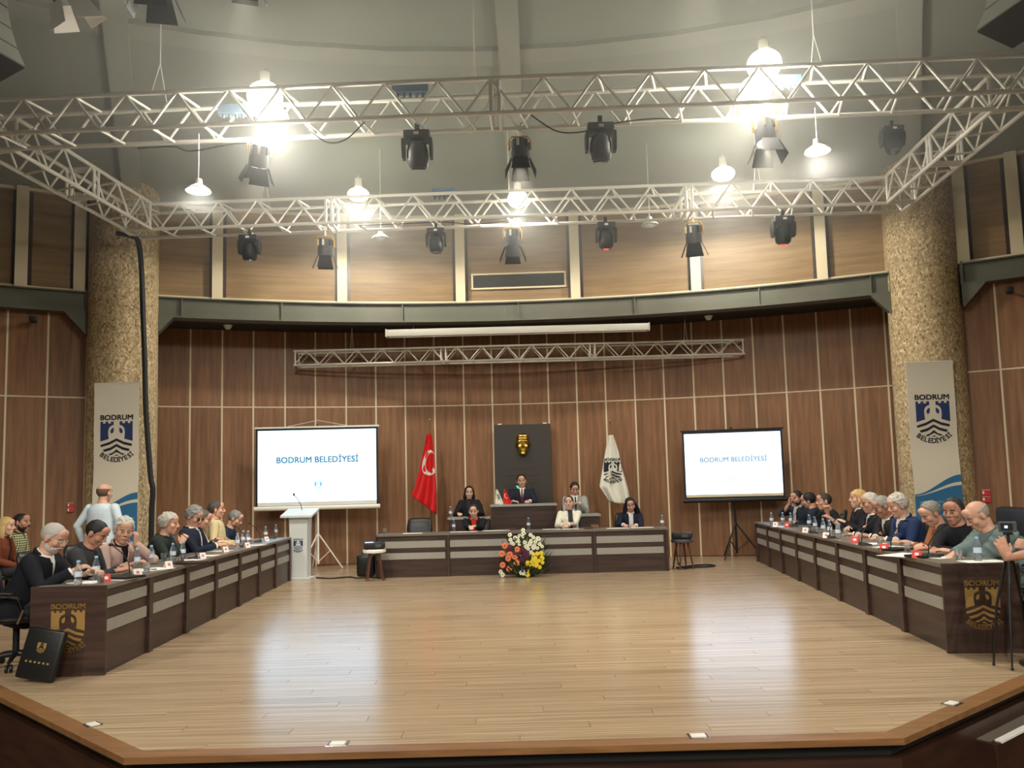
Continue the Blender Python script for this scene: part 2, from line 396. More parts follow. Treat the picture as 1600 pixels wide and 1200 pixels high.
# ---- walls: backing, panels, strips
PN = [0]
def panel(parent, a0, a1, r, z0, z1, m, t=.02, name='panel', gap=0.):
    am = (a0+a1)/2; b_ = MB(); c = pol(am, r, (z0+z1)/2); th = -R(am)
    Mi = Matrix.Rotation(-th, 3, 'Z')
    pts = [Mi @ (pol(a, q, z)-c) for a, q, z in ((a0, r, z0+gap), (a1, r, z0+gap), (a1, r, z1-gap), (a0, r, z1-gap), (a0, r-t, z0+gap), (a1, r-t, z0+gap), (a1, r-t, z1-gap), (a0, r-t, z1-gap))]
    b_.add(pts, [(0, 1, 2, 3), (4, 7, 6, 5), (0, 4, 5, 1), (1, 5, 6, 2), (2, 6, 7, 3), (3, 7, 4, 0)])
    return b_.build(name, m, parent, 0, loc=c, rz=th, fix=True)
SEAMS = [-23.0, -21.09, -19.22, -17.37, -15.52, -13.6, -11.73, -9.81, -7.92, -6.04, -4.14, -2.24, -.38, 1.46, 3.29, 5.14, 7.0, 8.88, 10.74, 12.6, 14.46, 16.33, 18.18, 20.12, 22.05, 23.9, 25.8, 26.6]
wb = MB(); arc_sheet(wb, -23.6, 27, R2+.03, -.45, BEAM_B+.15, 1.5); wback = struct('wall_back', wb.build('wall_back', 'plaster', None, 0), 'curved back wall of brown wooden panels with cream joints')
def clad(parent, seams, r, zs, m):
    for i in range(len(seams)-1):
        for j in range(len(zs)-1): panel(parent, seams[i]+.035, seams[i+1]-.035, r, zs[j]+.012, zs[j+1]-.012, m)
    for s in seams[1:-1]: panel(parent, s-.05, s+.05, r-.004, zs[0], zs[-1], 'cream', .02, 'joint_strip')
    for z in zs[1:-1]:
        b_ = MB(); arc_box(b_, seams[0], seams[-1], r-.022, r, z-.012, z+.012, 1.); b_.build('joint_strip', 'cream', parent, 0, fix=True)
clad(wback, SEAMS, R2, (0, SEAM_Z, BEAM_B+.12), 'wall_wood')
LS = [-36.65+2*k for k in range(7)]+[-23.6]; RS = [26.9, 27.49, 29.49, 31.49, 33.49, 35.49, 37.5]
for nm, ss, lab in (('wall_left', LS, 'brown panelled wall left of the left column'), ('wall_right', RS, 'brown panelled wall right of the right column')):
    b_ = MB(); arc_sheet(b_, ss[0], ss[-1], R1+.12, -.45, TRIM_Z, 2.); o = struct(nm, b_.build(nm, 'plaster', None, 0), lab)
    clad(o, ss, R1+.09, (0, SEAM_Z, TRIM_Z-.3), 'wall_wood')
rt_ = MB()
for a in (-23.4, 26.7): rt_.add([pol(a, R1-.1, -.45), pol(a, R2+.05, -.45), pol(a, R2+.05, 5.4), pol(a, R1-.1, 5.4)], [(0, 1, 2, 3)])
struct('wall_returns', rt_.build('wall_return', 'wall_wood', None, 0), 'side returns of the recessed back wall')
rw = MB(); arc_sheet(rw, 37.5, 323.35, R1+.1, -.7, TRIM_Z, 3.); arc_sheet(rw, 37.5, 323.35, R1+.02, TRIM_Z, TOP_Z+.05, 3.)
struct('wall_rear', rw.build('wall_rear', 'upper_wood', None, 0), 'wooden wall around the rest of the round hall')
ub = MB(); arc_sheet(ub, -36.65, 37.5, R1+.10, TRIM_Z-.1, TOP_Z+.05, 2.); up_ = struct('wall_upper', ub.build('wall_upper', 'plaster', None, 0), 'upper curved wall of light brown panels between cream pilasters')
PIL = [-36.65, -28.05, -25.1, -17.47, -9.85, -2.21, 5.32, 13.01, 20.55, 28.1, 30.71, 37.5]
for i in range(len(PIL)-1):
    a0, a1 = PIL[i]+.5, PIL[i+1]-.5
    b_ = MB(); arc_box(b_, a0, a1, R1+.04, R1+.07, TRIM_Z+.06, TOP_Z, 1.); b_.build('panel', 'upper_wood', up_, 0, fix=True)
    for a in (a0-.08, a1+.08): panel(up_, a-.12, a+.12, R1+.055, TRIM_Z+.05, TOP_Z, 'desk_wood', .012, 'groove_shadow')  # dark strips put the shadow beside each pilaster into the colour
for a in PIL[1:-1]: panel(up_, a-.31, a+.31, R1-.02, TRIM_Z, TOP_Z, 'cream', .10, 'pilaster')
b_ = MB(); arc_box(b_, -36.65, 37.5, R1-.06, R1+.1, TRIM_Z-.005, TRIM_Z+.055); b_.build('ledge', 'cream', up_, 0, fix=True)
b_ = MB(); arc_box(b_, -36.65, 37.5, R1-.03, R1+.1, TOP_Z-.05, TOP_Z+.04); b_.build('cornice', 'cream', up_, 0, fix=True)
# ---- steel ring beam
bm_ = thing('ring_beam', 'dark grey curved steel beam running along the wall between the columns', 'beam', pol(1.6, R1-.1, BEAM_B))
bm_.location = (0, 0, 0)
for a0, a1 in ((-36.65, AL-1.7), (AL+1.7, AR-1.75), (AR+1.75, 37.5)):
    for (q0, q1, z0, z1, nm, mm) in ((R1-.12, R1+.1, BEAM_B+.03, TRIM_Z-.03, 'web', 'steel_dark'), (R1-.2, R1+.12, TRIM_Z-.03, TRIM_Z-.006, 'flange', 'steel_dark'), (R1-.2, R1+.12, BEAM_B, BEAM_B+.03, 'flange', 'steel_dark')):
        b_ = MB(); arc_box(b_, a0, a1, q0, q1, z0, z1); b_.build(nm, mm, bm_, 0, fix=True)
st_me = None
for a in (-32, -13.6, -6., 1.55, 9.1, 16.8, -19.5, 23.2, 33):
    panel(bm_, a-.03, a+.03, R1-.1, BEAM_B+.03, TRIM_Z-.03, 'steel_dark', .09, 'stiffener')
for a, s in ((AL-1.72, -1), (AL+1.72, 1), (AR-1.78, -1), (AR+1.78, 1)):
    b_ = MB(); t = V((math.cos(R(a)), -math.sin(R(a)), 0)); n_ = V((math.sin(R(a)), math.cos(R(a)), 0)); c = pol(a, R1-.2, 0)
    b_.prism([(0, TRIM_Z+.02), (s*.04, TRIM_Z+.02), (s*.04, BEAM_B), (s*.38, BEAM_B), (s*.03, BEAM_B-.4), (0, BEAM_B-.4)], lambda x, z: c+t*x+V((0, 0, z)), lambda x, z: c+t*x+n_*.3+V((0, 0, z)))
    b_.build('bracket', 'steel_dark', bm_, 0, fix=True)
so = MB(); arc_sheet(so, -23.4, 26.8, R1+.05, BEAM_B+.1, BEAM_B+.1, 1.5, rr=R2+.05); struct('ceiling_soffit', so.build('ceiling_soffit', 'steel_black', None, 0), 'dark soffit above the recessed back wall')
# ---- columns
COLL, COLR = V((-7.2, 14.72, 0)), V((7.63, 14.52, 0))
for p, rad, lab in ((COLL, .595, 'round column clad in beige stone chips, black cable running down it'), (COLR, .61, 'round column clad in beige stone chips, nearest the bald man in grey puffer')):
    b_ = MB(); b_.lathe([(rad, -.45), (rad, 7.6)], 48)
    tag(b_.build('column', 'stone_chips', None, 60, loc=p), lab, 'column')
# ---- steps at the near right
p = atz(1543, 1160, -.22); st = thing('stage_step', 'dark box step with a white edge strip below the stage', 'step', (p.x+.02, p.y-.03, -.6), R(38))
b_ = MB(); b_.bx(0, 2.2, -.02, .30, 0, .38); b_.build('body', 'fascia_wood', st, 0, bevel=.006)
b_ = MB(); b_.bx(.02, 2.2, .03, .30, .38, .385); b_.build('tread', 'desk_top', st, 0)
b_ = MB(); b_.bx(.07, 2.2, -.025, .02, .372, .388); b_.build('nosing_strip', 'white_paint', st, 0)
# floor sockets
for i, (px, py, rz, lab) in enumerate(((144, 1133, -42, 'small metal floor socket plate at the left stage corner'), (528, 1163, 0, 'small metal floor socket plate by the front stage edge, left one'), (1091, 1151, 0, 'small metal floor socket plate by the front stage edge, right one'), (1488, 1100, 38, 'small metal floor socket plate at the right stage corner'))):
    p = atz(px, py, 0); t = thing('floor_socket', lab, 'floor socket', (p.x, p.y, 0), R(rz), 'floor sockets')
    b_ = MB(); b_.box((0, 0, .003), (.125, .1, .006)); b_.build('plate', 'chrome', t, 0, bevel=.002)
    b_ = MB(); b_.box((0, .005, .008), (.09, .06, .004)); b_.build('lid', 'alu', t, 0, bevel=.001)
# ================================================================ desks
def sb(mb, x0, x1, y0, y1, z0, z1): return mb.bx(min(x0, x1), max(x0, x1), min(y0, y1), max(y0, y1), min(z0, z1), max(z0, z1))
DH = .76
def desk_unit(o, ang, L, s, label, group, end=False, post=.10, zs=((.655, .558), (.457, .356)), depth=.62):
    t = thing('desk', label, 'desk', (o[0], o[1], 0), ang, group)
    b = MB(); sb(b, 0, L-.002, 0, s*depth, .724, DH); b.build('desk_top', 'desk_top', t, 0, bevel=.004)
    b = MB(); sb(b, 0, L-post, s*.03, s*.05, 0, .724); b.build('front_panel', 'desk_wood', t, 0)
    for z1, z0 in zs:
        b = MB(); sb(b, .004, L-post-.035, s*.016, s*.03, z0, z1); b.build('stripe', 'desk_grey', t, 0, bevel=.002)
    b = MB(); sb(b, L-post, L-.003, s*.002, s*(depth-.02), 0, .724); b.build('side_panel', 'desk_side', t, 0, bevel=.003)
    if post < .06 and o[0] < -2: b = MB(); sb(b, -.025, -.002, 0, depth-.02, 0, .76); b.build('side_panel', 'desk_side', t, 0, bevel=.003)
    if end:
        b = MB(); sb(b, -.03, -.002, -s*.004, s*(depth+.01), 0, DH+.004); e = b.build('end_panel', 'desk_side', t, 0, bevel=.003)
        yc = s*depth/2
        tag(emblem(lambda x, y: (-.0335, yc-x*.285, .405+y*.285), 0, 0).build('emblem', 'gold', e, 0), 'gold mirror castle emblem with lettering')
    return t
la, lb = V((-3.55, 7.05, 0)), V((-3.97, 14.36, 0)); LN = (lb-la).length/7; lang = math.atan2(lb.y-la.y, lb.x-la.x)
ra, rb = V((3.70, 7.07, 0)), V((4.66, 15.71, 0)); RN = (rb-ra).length/8; rang = math.atan2(rb.y-ra.y, rb.x-ra.x)
ordn = ['nearest', 'second', 'third', 'fourth', 'fifth', 'sixth', 'seventh', 'eighth']
for i in range(7):
    lab = 'dark walnut desk with gold castle emblem on its end, nearest of left row' if i == 0 else ('dark walnut desk with grey stripes beside the white lectern, last of left row' if i == 6 else 'dark walnut desk with grey stripes, %s from the front in left row' % ordn[i])
    desk_unit(la+(lb-la)*i/7, lang, LN, 1, lab, 'desks of the left row', i == 0)
for i in range(8):
    lab = 'dark walnut desk with gold castle emblem on its end, nearest of right row' if i == 0 else ('dark walnut desk with grey stripes by the black screen tripod, last of right row' if i == 7 else 'dark walnut desk with grey stripes, %s from the front in right row' % ordn[i])
    desk_unit(ra+(rb-ra)*i/8, rang, RN, -1, lab, 'desks of the right row', i == 0)
for x0, x1, lab in ((-2.46, -1.16, 'striped walnut desk with an empty chair behind, left end of the head table'), (-1.16, 1.44, 'long striped walnut desk behind the flowers, middle of the head table'), (1.44, 2.72, 'striped walnut desk of the curly haired woman, right end of the head table')):
    desk_unit((x0, 14.35), 0, x1-x0, 1, lab, 'desks of the head table', post=.05, zs=((.636, .515), (.43, .317)), depth=.66)
# dais and raised desks
da = thing('dais', 'low dark platform carrying the raised desks under the black board', 'platform', (.2, 16.3, 0))
b = MB(); b.bx(-1.9, 2.0, -.45, 1.15, 0, .25); b.build('lower_tier', 'fascia_wood', da, 0, bevel=.005)
b = MB(); b.bx(-.72, .68, -.18, 1.1, .25, .45); b.build('upper_tier', 'fascia_wood', da, 0, bevel=.005)
def high_desk(x0, x1, y, z0, z1, lab):
    t = thing('raised_desk', lab, 'desk', ((x0+x1)/2, y, z0), 0, 'raised desks behind the head table'); w_ = (x1-x0)/2; h = z1-z0
    b = MB(); b.bx(-w_-.02, w_+.02, -.03, .55, h-.045, h); b.build('desk_top', 'desk_grey', t, 0, bevel=.004)
    b = MB(); b.bx(-w_, w_, 0, .025, 0, h-.045); b.build('front_panel', 'desk_wood', t, 0)
    for s in (-1, 1):
        b = MB(); b.bx(s*w_-.02 if s > 0 else -w_, w_ if s > 0 else -w_+.02, .027, .5, 0, h-.045); b.build('side_panel', 'desk_side', t, 0)
high_desk(-.45, .82, 15.86, .25, 1.215, 'tall dark wooden desk with grey top under the black board')
high_desk(-1.30, -.49, 15.88, .25, .985, 'small raised desk left of the tall desk, behind the woman in red')
high_desk(.87, 1.68, 15.88, .25, .985, 'small raised desk right of the tall desk, behind the white blazer')
# ================================================================ office chair
def make_chair(m='leather'):
    t = thing('office_chair', 'x', 'chair', group='office chairs at the desks')
    b = MB(); b.ell((0, .02, .45), (.26, .26, .065), nu=20, nv=10); b.build('seat', m, t)
    rings = []
    for z, y, w_, d in ((.42, -.22, .17, .03), (.50, -.25, .23, .05), (.66, -.275, .25, .06), (.82, -.30, .25, .055), (.95, -.335, .235, .045), (1.0, -.35, .19, .02)):
        rings.append([(w_*(abs(math.cos(a))**.55)*(1 if math.cos(a) >= 0 else -1), y+d*(abs(math.sin(a))**.8)*(1 if math.sin(a) >= 0 else -1), z) for a in [2*math.pi*k/24 for k in range(24)]])
    b = MB(); b.loft(rings); b.build('backrest', m, t, 60)
    for s in (-1, 1):
        b = MB(); b.tube([(s*.24, -.24, .50), (s*.285, -.2, .64), (s*.295, -.02, .68), (s*.295, .16, .65), (s*.28, .2, .55), (s*.22, .12, .42)], .014, 8); a = b.build('armrest', 'chrome', t)
        b = MB(); b.ell((s*.295, .0, .69), (.028, .15, .018), nu=12, nv=8); b.build('arm_pad', m, a)
    b = MB(); b.cyl((0, 0, .1), (0, 0, .42), .028, n=10); b.build('gas_lift', 'black_metal', t)
    leg = cas = None
    for k in range(5):
        th = 2*math.pi*k/5+.3
        if leg is None:
            b = MB(); b.tube([(.02, 0, .12), (.16, 0, .11), (.28, 0, .085)], [.026, .022, .016], 8); leg = b.mesh('base_leg', 'black_metal')
            b = MB()
            for s in (-.018, .018): b.cyl((.28, s-.009, .035), (.28, s+.009, .035), .035, n=12)
            b.cyl((.28, 0, .04), (.28, 0, .09), .01, n=8); cas = b.mesh('caster', 'black_plastic')
        l = link('base_leg', leg, t, rz=th); link('caster', cas, l)
    return t
CHAIR = make_chair(); CHAIR_USED = [False]
def chair(x, y, z, rz, label):
    o = CHAIR if not CHAIR_USED[0] else copy_tree(CHAIR, None)
    CHAIR_USED[0] = True; o.location = (x, y, z); o.rotation_euler = (0, 0, rz); o['label'] = label; return o
# ================================================================ lectern, stools, projectors
p = V((-3.88, 14.62, 0)); t = thing('lectern', 'white lectern with blue castle emblem and gooseneck microphone', 'lectern', p, R(-4))
b = MB(); b.bx(-.22, .22, -.16, .18, 0, .03); b.build('base', 'lectern', t, 0, bevel=.006)
b = MB(); b.loft([[(-w_, -d, z), (w_, -d, z), (w_, d, z), (-w_, d, z)] for w_, d, z in ((.155, .12, .03), (.16, .12, .6), (.17, .13, 1.1))]); sh = b.build('shaft', 'lectern', t, 0, bevel=.008)
emblem(lambda x, y: (x*.17, -.1235, .60+y*.17), 0, 0).build('emblem', 'navy_print', sh, 0)
b = MB(); b.loft([[(-.29, -.24, 1.10), (.29, -.24, 1.10), (.29, .2, 1.22), (-.29, .2, 1.22)], [(-.29, -.24, 1.14), (.29, -.24, 1.14), (.29, .2, 1.26), (-.29, .2, 1.26)]]); b.build('top', 'lectern', t, 0, bevel=.005, fix=True)
b = MB(); b.tube([(0, .1, 1.2), (-.01, .06, 1.32), (-.05, .02, 1.42), (-.10, -.02, 1.50)], .006, 6); g = b.build('gooseneck', 'black_plastic', t)
b = MB(); b.ell((-.11, -.03, 1.515), (.018, .018, .028), nu=10, nv=8); b.build('microphone', 'black_plastic', g)
def stool(x, y, lab, light):
    t = thing('stool', lab, 'stool', (x, y, 0), .3, 'stools carrying the projectors')
    b = MB(); b.lathe([(.17, .47), (.2, .485), (.2, .52), (.185, .535)], 24); b.build('seat', 'white_paint' if light else 'grey_plastic', t)
    for k in range(4):
        a = math.pi/4+k*math.pi/2; b = MB(); b.cyl((.1*math.cos(a), .1*math.sin(a), .475), (.19*math.cos(a), .19*math.sin(a), 0), .022, .013, 8); b.build('leg', 'leg_wood', t)
def projector(x, y, z, rz, lab, lit):
    t = thing('projector', lab, 'projector', (x, y, z), rz, 'projectors on stools')
    b = MB(); b.box((0, 0, .065), (.36, .27, .11)); b.build('case', 'black_plastic', t, 50, bevel=.03)
    b = MB(); b.cyl((.1, .12, .07), (.1, .16, .07), .04, n=16); l = b.build('lens', 'lens', t)
    b = MB(); b.box((-.09, -.03, .1215), (.14, .16, .003)); b.build('top_panel', 'projector_lens' if lit else 'grey_plastic', t, 0)
    b = MB(); b.box((.06, -.136, .065), (.1, .004, .05)); b.build('vent', 'grey_plastic', t, 0)
    for sx in (-1, 1):
        for sy in (-1, 1): b = MB(); b.cyl((sx*.13, sy*.09, 0), (sx*.13, sy*.09, .014), .012, n=8); b.build('foot', 'black_plastic', t)
sl_p = V((-2.44, 14.02, 0)); sr_p = atz(1066, 889, 0); sr_p.x += .02
stool(sl_p.x, sl_p.y, 'round stool with pale seat under the projector left of the head table', True); projector(sl_p.x, sl_p.y, .535, R(12), 'black projector with blue lit top on the pale stool', True)
stool(sr_p.x, sr_p.y, 'round dark stool under the projector right of the head table', False); projector(sr_p.x, sr_p.y, .535, R(-15), 'black projector on the dark stool right of the head table', False)
t = thing('bag', 'black soft bag standing on the floor behind the pale stool', 'bag', (-2.72, 14.75, 0))
b = MB(); b.box((0, 0, .2), (.34, .16, .4)); b.build('body', 'sofa', t, 60, bevel=.06); b = MB(); b.tube([(-.08, 0, .38), (-.06, 0, .46), (.06, 0, .46), (.08, 0, .38)], .01, 6); b.build('handle', 'cable', t)
def cable(pts, r, lab, name='cable'):
    # smooth the given points
    P = [V(p) for p in pts]; out = []
    for i in range(len(P)-1):
        p0, p1, p2, p3 = P[max(i-1, 0)], P[i], P[i+1], P[min(i+2, len(P)-1)]
        for k in range(6):
            u = k/6; out.append(.5*((2*p1)+(p2-p0)*u+(2*p0-5*p1+4*p2-p3)*u*u+(3*p1-p0-3*p2+p3)*u**3))
    out.append(P[-1]); b = MB(); b.tube(out, r, 8); return tag(b.build(name, 'cable', None), lab, 'cable')
cable([(-3.6, 14.65, .012), (-3.3, 14.45, .012), (-3.0, 14.6, .012), (-2.8, 14.35, .012), (-2.6, 14.45, .012), (-2.3, 14.2, .012)], .012, 'black cable on the floor from the lectern to the pale stool')
q = atz(1110, 885, 0)
cable([(sr_p.x-.1, sr_p.y+.1, .014), (sr_p.x+.3, sr_p.y+.45, .014), (q.x, q.y+.2, .014), (q.x+.05, q.y-.1, .014), (q.x-.4, q.y-.2, .014), (sr_p.x+.1, sr_p.y+.2, .014)], .014, 'black cable looping over the floor right of the dark stool')
cable([(sr_p.x-.12, sr_p.y-.05, .35), (sr_p.x-.1, sr_p.y-.02, .15), (sr_p.x, sr_p.y, .014), (sr_p.x+.12, sr_p.y+.02, .06), (sr_p.x+.02, sr_p.y-.08, .014), (sr_p.x-.1, sr_p.y+.05, .1)], .009, 'tangle of thin black cable hanging under the dark stool')
# ================================================================ projection screens
def screen(cx, y, yaw, w_, z0, z1, lab, dark, title, month, emcol, est, rope):
    t = thing('projection_screen', lab, 'projection screen', (cx, y, 0), yaw, 'projection screens on tripods'); h = w_/2
    m = mat('picture_'+('dark' if dark else 'light'), emcol, .6, emit=est, pure=True); case = 'black_metal' if dark else 'white_paint'
    b = MB(); b.bx(-h-.04, h+.04, -.005, .0, z0-.10, z1+.05); fab = b.build('fabric', 'black_plastic', t, 0)
    b = MB(); b.bx(-h, h, -.009, -.006, z0, z1); pic = b.build('picture', m, fab, 0)
    if not dark: b = MB(); b.bx(-h, h, -.0085, -.0055, z0-.07, z0-.004); b.build('border', 'white_paint', fab, 0)
    else: b = MB(); b.bx(-h, h, -.0085, -.0055, z0-.05, z0-.004); b.build('border', 'cream', fab, 0)
    b = MB(); b.box((0, 0, z1+.06), (w_+.14, .03, .035)); b.build('top_bar', case, t, 0, bevel=.005)
    b = MB(); b.cyl((-h-.07, 0, z0-.12), (h+.07, 0, z0-.12), .045, n=14); b.build('case', case, t)
    b = MB(); b.cyl((0, .06, .1), (0, .06, z1+.1), .022, n=10); b.build('pole', case, t)
    b = MB(); b.box((0, .04, z1+.09), (.04, .05, .05)); b.build('hook', 'black_metal', t, 0)
    for k in range(3):
        a = R(90+120*k+25); b = MB(); b.tube([(0, .06, .72), (.5*math.cos(a), .06+.5*math.sin(a), .012)], .014, 8); lg = b.build('leg', case, t)
        b = MB(); b.tube([(0, .06, .14), (.25*math.cos(a), .06+.25*math.sin(a), .365)], .009, 6); b.build('brace', case, lg)
    if rope:
        b = MB(); b.tube([(-h*.5, 0, z1+.08), (0, .04, z1+.2), (h*.5, 0, z1+.08)], .006, 6); b.build('hanging_wire', 'alu', t)
    fn = lambda x, z: (x, -.011, z); H = z1-z0
    txt = mat('picture_text_'+('d' if dark else 'l'), title, .6, emit=1., pure=True)
    b = MB(); put_text(b, 'BODRUM BELEDİYESİ', fn, .01, z0+H*(.60 if not dark else .58), width=w_*.69, bold=.026); b.build('title', txt, pic, 0)
    if month:
        b = MB(); put_text(b, 'Aralık 2023', fn, .01, z0+H*.49, width=w_*.18, bold=.0); b.bx(-h*.62, -h*.24, -.011, -.0105, z0+H*.495, z0+H*.499); b.bx(h*.28, h*.66, -.011, -.0105, z0+H*.495, z0+H*.499)
        b.build('month_line', mat('picture_faint', (170, 215, 222), .6, emit=1., pure=True), pic, 0)
        emblem(lambda x, y: (.02+x*.15, -.011, z0+H*.22+y*.15), 0, 0).build('emblem', mat('picture_logo', (110, 165, 195), .6, emit=1., pure=True), pic, 0)
    else:
        emblem(lambda x, y: (.0+x*.12, -.011, z0+H*.24+y*.12), 0, 0, False).build('emblem', mat('picture_logo2', (190, 215, 225), .6, emit=1., pure=True), pic, 0)
a_, c_ = at(404, 674, 16.4), at(588, 783, 16.4)
screen((a_.x+c_.x)/2, 16.4, R(2), c_.x-a_.x, c_.z+.02, a_.z, 'white cased projection screen on a tripod behind the white lectern', False, (58, 108, 136), True, (190, 226, 255), SCREEN_E, True)
a_, c_ = at(1070, 678, 16.4), at(1221, 770, 16.4)
screen((a_.x+c_.x)/2, 16.4, R(-9), (c_.x-a_.x)*1.0, c_.z-.0, a_.z, 'black framed projection screen on a black tripod near the right row', True, (110, 140, 160), False, (205, 228, 255), SCREEN_E*1.0, False)
# ================================================================ banners on the columns
def banner(TL, TR, lab):
    d = TR-TL; w_ = math.hypot(d.x, d.y); t = thing('banner', lab, 'banner', (TL.x, TL.y, 0), math.atan2(d.y, d.x), 'banners hung on the columns'); zt = (TL.z+TR.z)/2; zb = .35
    wv = lambda z: -.012*math.sin(z*2.1)-.006*math.sin(z*5.3)
    b = MB(); N_ = 30
    b.loft([[(0, wv(z), z), (w_, wv(z), z), (w_, wv(z)+.006, z), (0, wv(z)+.006, z)] for z in [zb+(zt-zb)*k/N_ for k in range(N_+1)]]); cl = b.build('cloth', 'banner', t, 50, fix=True)
    fn = lambda x, z, e=.004: (x, wv(z)-e, z)
    k = w_/.80
    emblem(lambda x, y: fn(w_*.507+x*.575*k, zt-.985*k+y*.575*k), 0, 1).build('emblem', ['navy_print', 'ink'], cl, 0)
    zw = zt-1.99*k
    def strip(m, lo, hi, e):
        b = MB(); n_ = 24
        for i in range(n_):
            u0, u1 = i/n_, (i+1)/n_; q = [fn(w_*u0, lo(u0), e), fn(w_*u1, lo(u1), e), fn(w_*u1, hi(u1), e), fn(w_*u0, hi(u0), e)]; b.add(q, [(0, 1, 2, 3)])
        return b.build('wave', m, cl, 0)
    s_ = lambda u: u*u*(3-2*u)
    body = MB(); n_ = 24
    for i in range(n_):
        u0, u1 = i/n_, (i+1)/n_; hi = lambda u: zw-.30*k+.17*k*s_(u)
        M_ = 12
        for j in range(M_):
            f0, f1 = j/M_, (j+1)/M_; z_ = lambda u, f: zb+.002+(hi(u)-zb)*f
            body.add([fn(w_*u0, z_(u0, f0), .003), fn(w_*u1, z_(u1, f0), .003), fn(w_*u1, z_(u1, f1), .003), fn(w_*u0, z_(u0, f1), .003)], [(0, 1, 2, 3)])
    body.build('blue_field', 'banner_blue', cl, 0)
    strip('banner_blue', lambda u: zw-.29*k+.22*k*s_(u), lambda u: zw-.27*k+.32*k*s_(u), .004)
    for txt, dz, ww in (('www.bodrum.bel.tr', .40, .86), ('info@bodrum.bel.tr', .52, .88)):
        b = MB(); put_text(b, txt, lambda x, z: fn(x, z, .005), w_*.52, zw-dz*k, width=w_*ww, bold=.006); b.build('web_address', 'banner_text', cl, 0)
    b = MB(); b.cyl((-.01, .003, zt+.01), (w_+.01, .003, zt+.01), .012, n=8); b.build('rod', 'alu', t)
banner(at(148, 599, 14.04), at(218, 600, 14.04), 'tall white banner with blue castle emblem on the left column')
banner(at(1415, 570, 13.86), at(1488, 562, 13.84), 'tall white banner with blue castle emblem on the right column')
# ================================================================ flags
def spl(pts, t):
    t = max(0, min(1, t))*(len(pts)-1); i = min(int(t), len(pts)-2); u = t-i; a, b_ = pts[i], pts[i+1]; return (a[0]+(b_[0]-a[0])*u, a[1]+(b_[1]-a[1])*u)
def big_flag(Y, pole_px, left, right, cloth, lab, deco, nm):
    base = at(pole_px[0], pole_px[1], Y); t = thing('flag', lab, 'flag', (base.x, Y, 0), 0)
    def S(u, v, e=0.):
        l, r_ = spl(left, v), spl(right, v); px, py = l[0]+(r_[0]-l[0])*u, l[1]+(r_[1]-l[1])*u
        q = at(px, py, Y); dp = (.03+.05*v)*math.sin(u*11+v*2)+.03*math.sin(u*5)-.05
        return V((q.x-base.x, dp-e, q.z))
    b = MB(); nu, nv = 36, 40; vs = []; fs = []
    for j in range(nv+1):
        for i in range(nu+1): vs.append(S(i/nu, j/nv))
    for j in range(nv):
        for i in range(nu): k = j*(nu+1)+i; fs.append((k, k+nu+1, k+nu+2, k+1))
    b.add(vs, fs); c = b.build('cloth', cloth, t, 80); md = c.modifiers.new('thickness', 'SOLIDIFY'); md.thickness = .006
    deco(S, c)
    top = at(pole_px[0], pole_px[1], Y); b = MB(); b.cyl((0, .02, 0), (0, .02, top.z), .014, n=8); b.build('pole', 'brass', t)
    b = MB(); b.lathe([(.001, .07), (.012, .05), (.02, .03), (.012, .005), (.016, 0)][::-1], 10, (0, .02, top.z)); b.build('finial', 'chrome', t)
    b = MB(); b.lathe([(.16, 0), (.16, .03), (.05, .05), (.03, .12)], 16, (0, .02, 0)); b.build('stand', 'brass', t)
def red_deco(S, c):
    # crescent and star laid on the cloth in (u, v)
    def uv(x, y): return S(max(0, min(1, x)), max(0, min(1, y)), .009)
    b = MB(); n_ = 40; out = []; inn = []; cu, cv, ru, rv = .62, .40, .52, .165
    for i in range(n_+1):
        a = R(40+280*i/n_); out.append((cu+ru*math.cos(a), cv+rv*math.sin(a)))
        a2 = R(52+256*i/n_); inn.append((cu+.14+ru*.80*math.cos(a2), cv+rv*.80*math.sin(a2)))
    for i in range(n_):
        if out[i][0] < .99 or inn[i][0] < .99: b.add([uv(*out[i]), uv(*out[i+1]), uv(*inn[i+1]), uv(*inn[i])], [(0, 1, 2, 3)])
    pts = []
    for k in range(10):
        a = R(180+36*k); rr_ = 1 if k % 2 == 0 else .4; pts.append((.9+.13*rr_*math.cos(a), .50+.045*rr_*math.sin(a)))
    b.add([uv(*p) for p in pts]+[uv(.9, .5)], [(k, (k+1) % 10, 10) for k in range(10)])
    b.build('crescent_and_star', 'flag_white', c, 0)
big_flag(16.9, (671, 658), [(668, 678), (662, 705), (655, 735), (648, 760), (642, 774)], [(675, 678), (679, 705), (681, 735), (683, 770), (683, 804)], 'flag_red', 'large red flag with white crescent hanging beside the empty chair', red_deco, 'r')
def white_deco(S, c):
    p0 = (962, 736); sc = 27.
    left = [(951, 680), (946, 705), (941, 735), (937, 760), (952, 784)]; right = [(957, 680), (965, 705), (972, 735), (981, 765), (986, 790)]
    def fn(x, y):
        py = p0[1]-y*sc; px = p0[0]-5+x*sc; v = None
        lo, hi = 0., 1.
        for _ in range(30):
            m_ = (lo+hi)/2; l, r_ = spl(left, m_), spl(right, m_); u = (px-l[0])/max(.1, r_[0]-l[0]); yy = l[1]+(r_[1]-l[1])*u
            if yy < py: lo = m_
            else: hi = m_
        l, r_ = spl(left, m_), spl(right, m_); u = (px-l[0])/max(.1, r_[0]-l[0])
        return S(max(.01, min(.99, u)), m_, .010)
    emblem(fn, 0, 0).build('emblem', 'ink', c, 0)
big_flag(16.9, (953, 660), [(951, 680), (946, 705), (941, 735), (937, 760), (952, 784)], [(957, 680), (965, 705), (972, 735), (981, 765), (986, 790)], 'flag_white', 'large white flag with black castle emblem behind the curly haired woman', white_deco, 'w')
